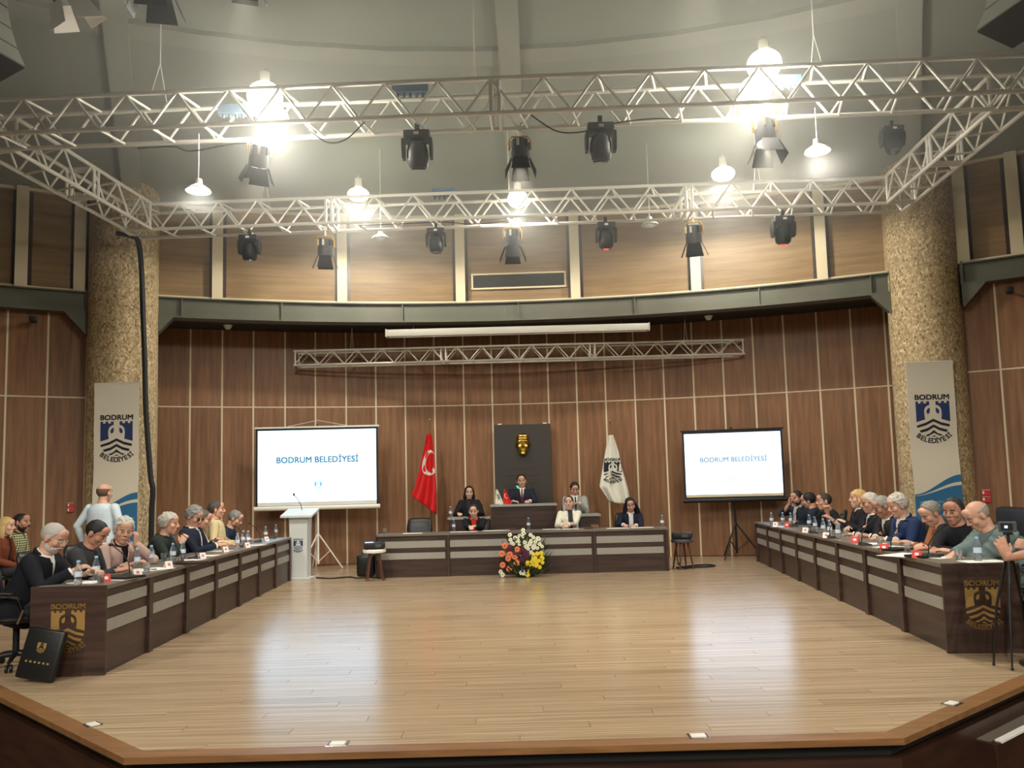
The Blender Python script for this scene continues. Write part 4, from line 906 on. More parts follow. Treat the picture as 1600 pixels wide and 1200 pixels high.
# ================================================================ things on the desks
def make_bottle():
    t = thing('water_bottle', 'x', 'bottle', group='water bottles on the desks')
    b = MB(); b.lathe([(.028, 0), (.032, .006), (.032, .05), (.029, .06), (.032, .07), (.032, .125), (.026, .16), (.014, .185), (.0135, .2)], 14); b.build('body', 'bottle', t)
    b = MB(); b.lathe([(.0335, .075), (.0335, .12)], 14, cap=False); b.build('label_band', 'bottle_label', t)
    b = MB(); b.lathe([(.016, .196), (.016, .214), (.013, .216)], 12); b.build('cap', 'bottle_cap', t); return t
def make_glass():
    t = thing('drinking_glass', 'x', 'glass', group='drinking glasses on the desks')
    b = MB(); b.lathe([(.026, 0), (.036, .10), (.033, .10), (.024, .008)], 16, cap=False); b.lathe([(.0255, 0), (.0255, .008)], 16); b.build('tumbler', 'glass', t)
    b = MB(); b.lathe([(.0235, .0085), (.028, .045)], 14); b.build('water', 'water', t); return t
def make_mic():
    t = thing('desk_microphone', 'x', 'microphone', group='gooseneck microphones on the desks')
    b = MB(); b.loft([[(-.09, -.07, 0), (.09, -.07, 0), (.09, .07, 0), (-.09, .07, 0)], [(-.08, -.06, .02), (.08, -.06, .02), (.08, .06, .045), (-.08, .06, .045)]]); b.build('base', 'black_plastic', t, 0, bevel=.006, fix=True)
    b = MB(); b.tube([(0, .04, .04), (.0, .03, .14), (.0, -.03, .24), (.0, -.13, .33)], .006, 6); g = b.build('gooseneck', 'black_metal', t)
    b = MB(); b.ell((0, -.14, .336), (.016, .026, .016), nu=10, nv=8); b.build('capsule', 'black_plastic', g); return t
def make_card(m, pm):
    t = thing('name_card', 'x', 'name card', group='name cards on the desks')
    b = MB(); b.loft([[(-.05, -.03, 0), (.05, -.03, 0), (.05, -.002, .085), (-.05, -.002, .085)], [(-.05, -.027, 0), (.05, -.027, 0), (.05, .0, .085), (-.05, .0, .085)]]); b.loft([[(-.05, .03, 0), (.05, .03, 0), (.05, .002, .085), (-.05, .002, .085)], [(-.05, .027, 0), (.05, .027, 0), (.05, .0, .085), (-.05, .0, .085)]]); b.build('card', m, t, 0, fix=True)
    b = MB(); f = lambda x, z, s: V((x, s*(-.0315+z*.0295/.085), z))
    for s in (1, -1): b.add([f(-.02, .03, s), f(.02, .03, s), f(.02, .06, s), f(-.02, .06, s)], [(0, 1, 2, 3)])
    b.build('print', pm, t, 0); return t
PROTO = {}
def place(kind, p, rz, label, scale=1.):
    mk = {'bottle': make_bottle, 'glass': make_glass, 'mic': make_mic, 'red': lambda: make_card('card_red', 'card_white'), 'white': lambda: make_card('card_white', 'rose_print')}[kind]
    if kind not in PROTO: PROTO[kind] = mk(); o = PROTO[kind]
    else: o = copy_tree(PROTO[kind])
    o.location = p; o.rotation_euler = (0, 0, rz); o.scale = (scale,)*3; o['label'] = label; return o
def D(px, py, z=DH+.0005): return atz(px, py, z)
near_l = 'the bearded man in the black suit'; ppl = {}
LB = [(121.8, 914.5, 'before the bearded man in black suit, at the desk end'), (150, 905, 'between the bearded man and the grey suit'), (214, 888, 'before the man in the pink jacket'), (236.5, 882, 'beside the empty chair right of the pink jacket'), (270, 877.5, 'before the man in the green jacket, larger looking one'), (285.6, 873.7, 'right of the green jacket man, behind the microphone'), (371, 856.5, 'before the man in the cream jacket'), (380, 851, 'left of two before the last man of left row'), (387.5, 851.5, 'right of two before the last man of left row'), (415, 842, 'near the far end of left row'), (431, 838, 'at the far end of left row by the lectern'),
      (1206, 820, 'at the far end of right row'), (1223.5, 819.5, 'left of the red card before the man touching his face'), (1236, 820.5, 'right of the red card before the man touching his face'), (1265, 825, 'before the dark haired leaning person'), (1274, 829.5, 'right of the microphone before the leaning person'), (1287, 834, 'left one of the cluster before the man in black t-shirt'), (1297, 837, 'right one of the cluster before the man in black t-shirt'), (1310, 842, 'before the blonde woman'), (1407, 838.5, 'beside the man in the blue suit'), (1484, 850, 'beside the smiling man in black'), (1528.5, 877, 'before the bald man in the grey puffer'),
      (709, 829.5, 'on the head table left of the woman in red'), (826, 827, 'on the head table behind the flowers'), (1035, 823.5, 'at the right end of the head table')]
for px, py, lab in LB: place('bottle', D(px, py), px*.37 % 6, 'clear water bottle '+lab)
q = at(704, 806, 16.05); place('bottle', V((q.x, 16.05, .9855)), 0, 'clear water bottle on the small raised desk left of the tall desk')
for px, py, lab in ((157, 911, 'beside the red card of the grey suit man'), (229, 894.5, 'right of the pink jacket man'), (255.6, 877.5, 'beside the white card left of the green jacket man'), (1375, 852, 'before the grey haired man with glasses in dark suit'), (1418, 862.5, 'before the man in the brown jacket'), (1498.5, 875.5, 'before the bald man, left of his bottle'), (1321.5, 838, 'before the white haired man with glasses'), (601, 834, 'at the left end of the head table')): place('glass', D(px, py), 0, 'drinking glass '+lab)
for px, py, k, rz, lab in ((164.5, 909.5, 'red', 62, 'red name card before the man in the grey suit'), (214, 900.5, 'white', 60, 'white name card before the man in the pink jacket'), (263, 887.5, 'white', 60, 'white name card left of the green jacket man'), (316, 873, 'white', 60, 'white name card before the man with dark glasses'), (352, 862.5, 'white', 60, 'white name card before the cream jacket man'), (386, 855.5, 'white', 60, 'white name card before the last man of left row'), (416, 845.5, 'white', 60, 'white name card near the far end of left row'),
                           (1230, 823.5, 'red', -42, 'red name card before the man touching his face'), (1259, 832, 'white', -42, 'white name card before the leaning person'), (1291.5, 840.5, 'white', -42, 'white name card before the man in black t-shirt'), (1336.5, 848, 'red', -42, 'red name card before the white haired man'), (1382, 860.5, 'red', -42, 'red name card before the man in blue suit'), (1433.5, 872, 'red', -42, 'red name card at the nearest desk of right row'), (1212, 822.5, 'white', -42, 'white name card at the far end of right row')):
    place(k, D(px, py), R(rz), lab, .85)
for px, py, rz, lab in ((196, 901, -72, 'gooseneck microphone bending to the man in the grey suit'), (278, 881, -72, 'gooseneck microphone before the green jacket man'), (301, 873.5, -72, 'gooseneck microphone before the man with dark glasses'), (381, 854.5, -72, 'gooseneck microphone before the last man of left row'), (403, 847, -72, 'gooseneck microphone near the far end of left row'), (426, 841, -72, 'gooseneck microphone at the lectern end of left row'), (1241, 823, 78, 'gooseneck microphone before the man touching his face'), (1271, 833, 78, 'gooseneck microphone before the leaning person'), (1301, 841, 78, 'gooseneck microphone before the man in black t-shirt'), (1352, 852, 80, 'gooseneck microphone before the white haired man'), (1398, 860, 80, 'gooseneck microphone before the blue suit man'), (1458, 871, 70, 'gooseneck microphone leaning to the smiling man in black')):
    place('mic', D(px, py), R(rz), lab, .92)
q = at(803, 786, 16.1); t = place('mic', V((q.x, 16.15, 1.2155)), R(150), 'gooseneck microphone with green light on the tall desk', 1.0)
b = MB(); b.ell((0, -.15, .34), (.022, .022, .022), nu=10, nv=8); b.build('status_light', 'green_led', t)
def sheet(px, py, w_, d, rz, lab, z=DH+.001, m='paper', h=.004, cat='paper', Y=None):
    p = D(px, py, z) if Y is None else at(px, py, Y); p.z = z
    b = MB(); b.box((0, 0, h/2), (w_, d, h)); t = b.build('paper_sheet' if cat == 'paper' else 'folder', m, None, 0, loc=p, rz=R(rz)); tag(t, lab, cat, 'papers and folders on the desks')
for px, py, w_, d, rz, lab in ((138, 910, .21, .3, 70, 'white papers before the bearded man in black suit'), (184, 905, .21, .3, 75, 'white paper left of the white card of the pink jacket man'), (246, 889, .21, .3, 60, 'white paper beside the glass at the empty chair'), (232, 891, .15, .21, 20, 'small white note right of the pink jacket man'), (322, 868.5, .21, .3, 80, 'white papers before the man with dark glasses'), (345, 861, .21, .3, 85, 'white papers before the cream jacket man'), (300, 875, .15, .25, 70, 'white paper behind the microphone of the dark glasses man'), (398, 852, .21, .3, 80, 'white paper near the far end of left row'),
                             (1390, 855, .21, .3, -70, 'white papers before the man in blue suit'), (1412, 867.5, .3, .42, -60, 'large white papers before the man in the brown jacket'), (1473, 871, .21, .3, -70, 'white paper before the smiling man in black'), (1535, 877.5, .21, .35, 88, 'white papers along the near end of right row'), (1362, 850, .21, .3, -60, 'white paper before the grey haired man with glasses'), (1222, 823, .21, .3, -60, 'white paper at the far end of right row'),
                             (725, 831, .5, .16, 2, 'white papers before the woman in red'), (775, 829, .5, .2, 6, 'white papers on the head table left of the flowers'), (862, 827, .34, .18, 0, 'white papers left of the white blazer woman'), (895, 826.5, .4, .2, 0, 'white papers before the white blazer woman'), (965, 825.5, .4, .22, 0, 'white papers before the curly haired woman'), (1003, 824.5, .4, .2, 4, 'white papers right of the curly haired woman'), (645, 833.5, .35, .18, 0, 'white papers before the empty chair of the head table')):
    sheet(px, py, w_, d, rz, lab)
for px, py, w_, d, rz, lab, m in ((190, 903, .24, .34, 70, 'black folder before the pink jacket man', 'black_plastic'), (300, 880.5, .2, .3, 62, 'dark brown folder beside the dark glasses man', 'desk_wood'), (1400, 859, .2, .3, -60, 'black folder left of the nearest red card of right row', 'black_plastic'), (1444, 869.5, .2, .3, -65, 'black folder beside the nearest red card of right row', 'black_plastic'), (797, 827.5, .22, .13, 15, 'brown folder on the head table left of flowers', 'leg_wood'), (915, 825.5, .25, .18, 0, 'dark folder right of the white blazer woman', 'leg_wood'), (929, 824, .14, .12, 0, 'small wooden box on the head table', 'edge_wood')):
    sheet(px, py, w_, d, rz, lab, DH+.006, m, .02 if 'box' not in lab else .05, 'folder' if 'box' not in lab else 'box')
# ---- garment bag leaning on the near left desk, sofa, tripod
t = thing('garment_bag', 'black flat bag with gold crest leaning on the nearest left desk', 'bag', (-4.02, 6.80, 0), R(-6)); M = Matrix.Rotation(R(-13), 3, 'X') @ Matrix.Rotation(R(8), 3, 'Y')
b = MB(); b.box(M @ V((0, 0, .22)) + V((0, 0, .012)), (.34, .06, .42), M); b.build('body', 'sofa', t, 60, bevel=.024)
mf = lambda x, z: M @ V((x, -.033, .22+z)) + V((0, 0, .012))
emblem(lambda x, y: mf(x*.08, .05+y*.08), 0, 0, False).build('crest', 'gold', t, 0); b = MB()
for k in range(6): b.add([mf(-.11+.04*k, -.075), mf(-.09+.04*k, -.075), mf(-.09+.04*k, -.06), mf(-.11+.04*k, -.06)], [(0, 1, 2, 3)])
b.build('stars', 'gold', t, 0)
t = thing('sofa', 'black leather sofa against the right wall behind the right row', 'sofa', (6.45, 10.6, 0), R(80))
b = MB(); b.box((0, 0, .22), (2.4, .9, .4)); b.build('seat', 'sofa', t, 50, bevel=.06); b = MB(); b.box((0, -.42, .58), (2.4, .22, 1.0)); b.build('backrest', 'sofa', t, 50, bevel=.07)
for s in (-1, 1): b = MB(); b.box((s*1.25, 0, .35), (.2, .9, .65)); b.build('arm', 'sofa', t, 50, bevel=.06)
from mathutils import noise
# ================================================================ people
JOBS = []                       # meshes fused into one skin: (object, voxel, smooth, decimate, cut)
def fuse(mb, name, m, parent, voxel, smooth=2, dec=.35, cut=None):
    o = mb.build(name, m, parent, 0); o.modifiers.new('r', 'REMESH').mode = 'VOXEL'; o.modifiers['r'].voxel_size = voxel
    if smooth: s = o.modifiers.new('s', 'SMOOTH'); s.factor = .5; s.iterations = smooth
    if dec < 1: d = o.modifiers.new('d', 'DECIMATE'); d.ratio = dec
    JOBS.append((o, cut)); return o
def run_jobs():
    dg = bpy.context.evaluated_depsgraph_get(); dg.update()
    done = [(o, cut, bpy.data.meshes.new_from_object(o.evaluated_get(dg))) for o, cut in JOBS]
    for o, cut, me in done:
        o.modifiers.clear(); old = o.data; me.name = old.name
        if cut:
            b = bmesh.new(); b.from_mesh(me)
            for co, no in cut.planes: bmesh.ops.bisect_plane(b, geom=list(b.verts)+list(b.edges)+list(b.faces), plane_co=co, plane_no=no, dist=.0005)
            bmesh.ops.delete(b, geom=[f for f in b.faces if cut(f.calc_center_median())], context='FACES')
            b.to_mesh(me); b.free()
        me.polygons.foreach_set('use_smooth', [True]*len(me.polygons)); o.data = me; bpy.data.meshes.remove(old)
        if cut: md = o.modifiers.new('cloth', 'SOLIDIFY'); md.thickness = .008; md.offset = -1
JOBS.append((MASK, None)); mm_ = MASK.modifiers.new('r', 'REMESH'); mm_.mode = 'VOXEL'; mm_.voxel_size = .008; mm_ = MASK.modifiers.new('s', 'SMOOTH'); mm_.iterations = 2
TORSO = [(-.14, .15, .115), (-.06, .168, .125), (.02, .165, .12), (.12, .152, .108), (.24, .162, .112), (.33, .178, .112), (.40, .176, .098), (.44, .145, .084), (.465, .095, .07), (.485, .068, .062), (.51, .056, .056)]
def skin(name, c): return mat('skin_'+name, c, .5, spec=.35, var=.05, vscale=30)
SKIN = {'a': skin('light', (214, 172, 150)), 'b': skin('warm', (200, 154, 132)), 'c': skin('tan', (182, 134, 112))}
mat('eye_white', (176, 164, 154), .4); mat('iris', (40, 28, 22), .2); mat('lip', (160, 84, 76), .5)
def plaid():
    m = mat('plaid', (190, 188, 150), .8); nt = m.node_tree; N = nt.nodes.new; L = nt.links.new; tc = N('ShaderNodeTexCoord'); mx = None; fac = []
    for ax in ('X', 'Z'):
        wv = N('ShaderNodeTexWave'); wv.bands_direction = ax; wv.inputs['Scale'].default_value = 9; L(tc.outputs['Object'], wv.inputs['Vector']); gt = N('ShaderNodeMath'); gt.operation = 'GREATER_THAN'; gt.inputs[1].default_value = .7; L(wv.outputs['Fac'], gt.inputs[0]); fac.append(gt)
    ad = N('ShaderNodeMath'); ad.operation = 'MAXIMUM'; L(fac[0].outputs[0], ad.inputs[0]); L(fac[1].outputs[0], ad.inputs[1]); mx = N('ShaderNodeMix'); mx.data_type = 'RGBA'
    mx.inputs[6].default_value = lin((206, 204, 164)); mx.inputs[7].default_value = lin((70, 78, 48)); L(ad.outputs[0], mx.inputs[0]); L(mx.outputs[2], nt.nodes['Principled BSDF'].inputs['Base Color'])
plaid()
def hairm(c): return mat('hair_%d_%d_%d' % c, c, .6, var=.35, vscale=70, bump=.4)
def cloth(c, rough=.8): return mat('cloth_%d_%d_%d' % c, c, rough, var=.08, vscale=14, bump=.12, spec=.2)
def ik(S, T, l1, l2, pole):
    d = T-S; L = min(d.length, .985*(l1+l2)); d.normalize(); a = (l1*l1-l2*l2+L*L)/(2*L); h = math.sqrt(max(0, l1*l1-a*a)); pr = pole-d*pole.dot(d); pr.normalize()
    return S+d*a+pr*h, S+d*L
def rx(a): return Matrix.Rotation(a, 4, 'X')
def ry_(a): return Matrix.Rotation(a, 4, 'Y')
def rz_(a): return Matrix.Rotation(a, 4, 'Z')
def interp(x, P):
    if x <= P[0][0]: return P[0][1]
    for (a, b), (c, d) in zip(P, P[1:]):
        if x <= c: return b+(d-b)*(x-a)/(c-a)
    return P[-1][1]
NP = [0]
def person(label, H, face, base=0., lean=None, hyaw=0., hpitch=10., hroll=0., twist=0., side=0., hands=None, poles=None, hdir=None, palm=None, curl=(.55, .55),
           sk='b', hair=('short', (40, 34, 30)), top=('suit', (28, 28, 32), (232, 230, 226)), tie=None, beard=None, glasses=None, bulk=1., size=1.07, standing=False, female=False, cuffs=True, legs=(50, 50, 56), extra=None, seat=None, chairlab=None, bare=False):
    if female: bulk *= .86; size *= 1.05
    rz = R(face); hz = (.55 if not standing else .93)*1.0
    def torsoM(ln): return Matrix.Translation((0, 0, hz)) @ rz_(R(twist)) @ rx(-ln) @ ry_(R(side))
    def headc(ln):
        T = torsoM(ln); return T @ V((0, 0, .475*size)) + (T.to_3x3() @ V((0, 0, 1))*.5+V((0, 0, .5))).normalized()*(.138*size) + rz_(R(twist+hyaw)).to_3x3() @ V((0, .025+.035*math.sin(R(hpitch)), 0))
    tz = H.z-base
    if lean is None:
        best = min(range(0, 50), key=lambda d: abs(headc(R(d)).z-tz)); lean = R(best)
    else: lean = R(lean)
    dz = tz-headc(lean).z
    hz += max(-.12, min(.12, dz)); T = torsoM(lean); Hc = headc(lean)
    root = thing('person', label, 'person', (0, 0, base), rz)
    off = Matrix.Rotation(rz, 3, 'Z') @ Hc; root.location = (H.x-off.x, H.y-off.y, base); W2L = (Matrix.Translation(root.location) @ Matrix.Rotation(rz, 4, 'Z')).inverted()
    T3 = T.to_3x3(); Ti = T.inverted(); HM = Matrix.Translation(Hc) @ rz_(R(twist+hyaw)) @ rx(-R(hpitch)) @ ry_(R(hroll)); H3 = HM.to_3x3(); k = size; kb = size
    # ------- arms
    sh = [T @ V((s*.178*k*bulk**.5, 0, .412*k)) for s in (-1, 1)]; arms = []
    hands = hands or [V((-.14, .46, DH+.03)), V((.14, .46, DH+.03))]
    for i, s in enumerate((-1, 1)):
        tg = hands[i]
        if isinstance(tg, tuple): tg = W2L @ V(tg[0])          # a place in the room
        pole = (poles[i] if poles and poles[i] else V((s*.7, -.35, -1)))
        arms.append(ik(sh[i], tg, .28*k, .255*k, V(pole)))
    legs_p = []
    for s in (-1, 1):
        hp = T @ V((s*.085, 0, -.02)) if not standing else V((s*.09, 0, hz-.03))
        if standing: kn, an = V((s*.1, .02, .50)), V((s*.105, -.02, .085))
        else: kn, an = V((s*.12, .42, hz-.02)), V((s*.12, .40, .085))
        legs_p.append((hp, kn, an))
    # ------- body: one continuous skin
    B = MB(); n = 20
    def torso_rings(mb, g, zmax=.6, zmin=-1, puff=0, belly=1.):
        rings = []
        for z, a, c in TORSO:
            if z > zmax or z < zmin: continue
            bb = bulk if z < .3 else bulk**.5; fy = (1.15*bulk if z < .22 else bulk**.6)
            gg = g*min(1, max(.35, (.52-z)/.1)) if z > .42 else g
            ch = .018 if (female and .22 < z < .36) else 0
            rings.append([T @ V(((a*k*bb+gg)*math.cos(t), (c*k*fy+gg+ch*max(0, math.sin(t)))*math.sin(t)+.01*math.sin(math.pi*max(0, min(1, z/.4))), z*k)) for t in [2*math.pi*j/n for j in range(n)]])
        mb.loft(rings)
    torso_rings(B, -.012)
    nk0, nk1 = T @ V((0, -.008, .45*k)), HM @ V((0, -.022, -.055))
    B.tube([nk0, (nk0+nk1)/2, nk1], [.06*k, .053*k, .055*k], 14)
    k = kb*1.09
    kh = k; e = lambda c, r: B.ell(HM @ (V(c)*kh), [x*kh for x in r], H3, 18, 12)
    e((0, -.012, .032), (.076, .094, .086)); e((0, .018, -.035), (.062, .068, .078)); e((0, .060, -.088), (.030, .024, .022)); e((0, .073, .036), (.052, .018, .014)); e((0, .062, .065), (.055, .03, .04))
    B.tube([HM @ (V((0, .084, .028))*k), HM @ (V((0, .104, -.006))*k), HM @ (V((0, .108, -.02))*k)], [.008*k, .013*k, .015*k], 10)
    e((0, .086, -.052), (.024, .012, .012)); e((0, .075, -.07), (.022, .016, .012))
    for s in (-1, 1):
        e((s*.04, .056, -.014), (.028, .028, .03)); e((s*.078, -.006, -.002), (.010, .02, .032)); e((s*.014, .095, -.022), (.01, .01, .008))
    k = kb
    for i, s in enumerate((-1, 1)):
        E, Wp = arms[i]; B.tube([sh[i], sh[i].lerp(E, .5), E, E.lerp(Wp, .35), Wp], [.044*k, .042*k, .036*k, .037*k, .025*k], 12)
        fd = (Wp-E).normalized(); d = (V(hdir[i]) if hdir and hdir[i] else (fd+V((0, 0, -.15)))).normalized()
        pn = V(palm[i]) if palm and palm[i] else V((-s*.25, 0, -1)); pn = (pn-d*pn.dot(d)).normalized(); sd = d.cross(pn)*(1 if s > 0 else -1)   # towards the thumb
        # thumb side points to the middle for palms turned down
        if not (palm and palm[i]) and sd.x*s > 0: sd = -sd
        hl = k*(.95 if female else 1.05)
        B.loft([[Wp+d*(z*hl)+sd*(a*hl*math.cos(t))+pn*(c*hl*math.sin(t)) for t in [2*math.pi*j/12 for j in range(12)]] for z, a, c in ((-.02, .024, .02), (.02, .032, .018), (.06, .041, .017), (.09, .040, .013), (.1, .03, .008))])
        cu = curl[i]
        for q, (o_, l_, sp_) in enumerate(((.031, .068, .10), (.0105, .077, .03), (-.0105, .072, -.04), (-.031, .056, -.12))):
            p = Wp+d*(.088*hl)+sd*(o_*hl); a = .1+cu*.35; pts = [Wp+d*(.06*hl)+sd*(o_*hl*.9), p]
            for f_ in (.45, .32, .25):
                dd = (d*math.cos(a)+pn*math.sin(a)+sd*sp_).normalized(); p = p+dd*(l_*f_*hl); pts.append(p); a += cu*1.1
            B.tube(pts, [.0095*hl, .0098*hl, .0092*hl, .0086*hl, .0075*hl], 8)
        p = Wp+d*(.025*hl)+sd*(.026*hl); t1 = (d*.62+sd*.72+pn*.3).normalized(); t2 = (d*.88+sd*.3+pn*.4).normalized()
        B.tube([Wp+d*.01+sd*.008, p, p+t1*(.036*hl), p+t1*(.036*hl)+t2*(.038*hl)], [.013*hl, .0135*hl, .011*hl, .0085*hl], 8)
    for hp, kn, an in legs_p: B.tube([hp, hp.lerp(kn, .5), kn, kn.lerp(an, .3), an], [.075, .065, .05, .052, .035], 12)
    body = fuse(B, 'body', SKIN[sk], root, .0075, 1, .3)
    k = kb*1.09
    # ------- face
    for s in (-1, 1):
        b = MB(); b.ell(HM @ (V((s*.031, .0795, .012))*k), [.0125*k, .0085*k, .006*k], H3, 12, 8); b.ell(HM @ (V((s*.031, .084, .012))*k), [.0065*k, .005*k, .0062*k], H3, 8, 6, 1); b.build('eye', ['eye_white', 'iris'], body, 60)
        b = MB(); b.tube([HM @ (V(q)*k) for q in ((s*.013, .0905, .037), (s*.034, .088, .0405), (s*.053, .074, .032))], [.003*k, .0036*k, .0024*k], 6)
        hc = hair[1] if hair[0] not in ('bald',) else (70, 60, 54); b.build('eyebrow', hairm(tuple(int(x*.75) for x in hc)), body)
    b = MB(); b.ell(HM @ (V((0, .0945, -.052))*k), [.022*k, .006*k, .0055*k], H3, 12, 6); b.build('mouth', 'lip', body)
    # ------- hair
    st, hcol = hair[0], hair[1]; hm = hairm(hcol)
    if st != 'none':
        vol = {'short': .007, 'crop': .003, 'balding': .006, 'bald': .003, 'curly': .016, 'long': .012, 'bun': .006, 'bob': .014, 'swept': .015}[st]
        C = V((0, -.012, .032)); RX, RY, RZ = .076+vol, .094+vol, .086+vol; nu, nv = 64, 40; rr = random.Random(len(label)*7+int(H.x*100)); b = MB(); vs = []; fs = []
        ln = {'short': [(-.12, -.055), (-.04, -.05), (-.012, .0), (.012, -.005), (.03, .035), (.055, .07), (.1, .085)], 'crop': [(-.12, -.05), (-.04, -.045), (-.01, .005), (.02, .01), (.04, .05), (.06, .075), (.1, .09)],
              'balding': [(-.12, -.055), (-.04, -.05), (-.01, .0), (.015, .005), (.02, .05), (.035, .105), (.05, .2)], 'bald': [(-.12, -.05), (-.03, -.045), (-.005, .0), (.01, .01), (.012, .3)], 'curly': [(-.12, -.08), (-.03, -.06), (.0, -.01), (.02, .0), (.04, .06), (.06, .08), (.1, .09)],
              'long': [(-.13, -.1), (-.02, -.1), (.02, -.06), (.04, .03), (.06, .065), (.1, .085)], 'bun': [(-.12, -.06), (-.03, -.05), (0, .0), (.02, .02), (.05, .06), (.075, .085), (.1, .095)], 'bob': [(-.13, -.1), (0, -.1), (.03, -.03), (.045, .04), (.06, .06), (.1, .075)], 'swept': [(-.12, -.06), (-.04, -.05), (-.01, .0), (.015, .0), (.03, .04), (.055, .078), (.1, .092)]}[st]
        cur = .011 if st in ('curly', 'swept') else (.006 if st in ('short', 'balding', 'bob', 'long') else .0022); sd_ = rr.uniform(0, 50)
        for i in range(nv+1):
            a = math.pi*i/nv-math.pi/2
            for j in range(nu):
                t = 2*math.pi*j/nu; dn = V((math.cos(a)*math.cos(t), math.cos(a)*math.sin(t), math.sin(a))); g = 1+(noise.noise(dn*4+V((sd_, 0, 0)))*.8+noise.noise(V((dn.x*22, dn.y*3, dn.z*9+sd_)))*.9)*cur/.085; bx_ = 1.12 if st == 'swept' and a > .3 else 1.
                vs.append(C+V((RX*g*math.cos(a)*math.cos(t), RY*g*math.cos(a)*math.sin(t), RZ*g*bx_*math.sin(a))))
        for i in range(nv):
            for j in range(nu):
                f = (i*nu+j, i*nu+(j+1) % nu, (i+1)*nu+(j+1) % nu, (i+1)*nu+j); c = sum((vs[x] for x in f), V())/4
                low = interp(c.y, ln)+.014*noise.noise(c*55+V((sd_, 3, 1)))
                if st == 'bald': ok = c.z > low and c.z < .055 and c.y < .012
                else: ok = c.z > low
                if ok: fs.append(f)
        b.add([HM @ (v*k) for v in vs], fs); ho = b.build('hair', hm, root, 70); md = ho.modifiers.new('thick', 'SOLIDIFY'); md.thickness = .012+vol*.5; md.offset = -1
        if st in ('long', 'bob'):
            b = MB(); low = hair[2] if len(hair) > 2 else -.24; wd_ = hair[3] if len(hair) > 3 else 1.; rings = []; NZ = 8
            for q in range(NZ+1):
                z = .02+(low-.02)*q/NZ; f_ = q/NZ; rx0 = (.09+.02*math.sin(f_*3)*wd_)*(1 if f_ < .8 else 1-.5*(f_-.8)); ry0 = .10+.008*math.sin(f_*4); ring = []
                for t in range(21): a = R(-205+230*t/20); ring.append(HM @ (V((rx0*wd_**.5*math.cos(a)*(1+.03*rr.uniform(-1, 1)), -.012+ry0*math.sin(a)*(1+.04*rr.uniform(-1, 1)), z))*k))
                for t in range(20, -1, -1): a = R(-205+230*t/20); ring.append(HM @ (V((.66*rx0*wd_**.3*math.cos(a), -.012+.62*ry0*math.sin(a), z))*k))
                rings.append(ring)
            b.loft(rings); b.build('hair_fall', hm, ho, 70, fix=True)
        if st == 'bun': b = MB(); b.ell(HM @ (V((0, -.115, .02))*k), [.035, .03, .035], H3); b.build('hair_bun', hm, ho)
    if beard:
        b = MB(); cut_ = []
        C = V((0, .018, -.035)); vs = []; fs = []; nu, nv = 36, 20
        for i in range(nv+1):
            a = math.pi*i/nv-math.pi/2
            for j in range(nu): t = 2*math.pi*j/nu; vs.append(C+V((.0655*math.cos(a)*math.cos(t), .074*math.cos(a)*math.sin(t), .084*math.sin(a)-.002)))
        for i in range(nv):
            for j in range(nu):
                f = (i*nu+j, i*nu+(j+1) % nu, (i+1)*nu+(j+1) % nu, (i+1)*nu+j); c = sum((vs[x] for x in f), V())/4
                if c.y > -.012 and c.z < interp(c.y, [(-.01, -.01), (.02, -.05), (.05, -.058), (.075, -.05)])+.008*noise.noise(c*60) and not (abs(c.x) < .024 and -.062 < c.z < -.046 and c.y > .04): fs.append(f)
        b.add([HM @ (v*k) for v in vs], fs); bo_ = b.build('beard', hairm(beard), root, 70); md = bo_.modifiers.new('thick', 'SOLIDIFY'); md.thickness = .01; md.offset = -1
        b = MB(); b.tube([HM @ (V(q)*k) for q in ((-.03, .086, -.05), (-.012, .1, -.038), (.012, .1, -.038), (.03, .086, -.05))], [.005, .007, .007, .005], 8); b.build('moustache', hairm(beard), bo_)
    if glasses:
        b = MB(); dark = glasses == 'dark'; gm = 'black_plastic' if glasses != 'thin' else 'alu'; gr = .0022 if glasses != 'thin' else .0014
        for s in (-1, 1):
            b.tube([HM @ (V((s*.033+.022*math.cos(2*math.pi*q/14), .098-.004*abs(math.cos(2*math.pi*q/14)), .01+.017*math.sin(2*math.pi*q/14)))*k) for q in range(14)], gr, 6, closed=True)
            b.tube([HM @ (V(q)*k) for q in ((s*.054, .094, .015), (s*.079, .05, .016), (s*.083, -.008, .012))], gr, 6)
        b.tube([HM @ (V(q)*k) for q in ((-.011, .1, .014), (.011, .1, .014))], gr, 6); go = b.build('glasses', gm, root)
        for s in (-1, 1):
            b = MB(); b.add([HM @ (V((s*.033+.021*math.cos(2*math.pi*q/14), .097, .01+.016*math.sin(2*math.pi*q/14)))*k) for q in range(14)], [tuple(range(14))]); b.build('lens', 'black_plastic' if dark else 'glass', go, 0)
    k = kb
    # ------- clothes
    kind, c1, c2 = (top+(None,))[:3]; g = {'suit': .026, 'open': .026, 'knit': .016, 'shirt': .014, 'puffer': .05, 'blouse': .016}[kind]
    J = MB(); torso_rings(J, g, .49, -.2)
    sl = .0
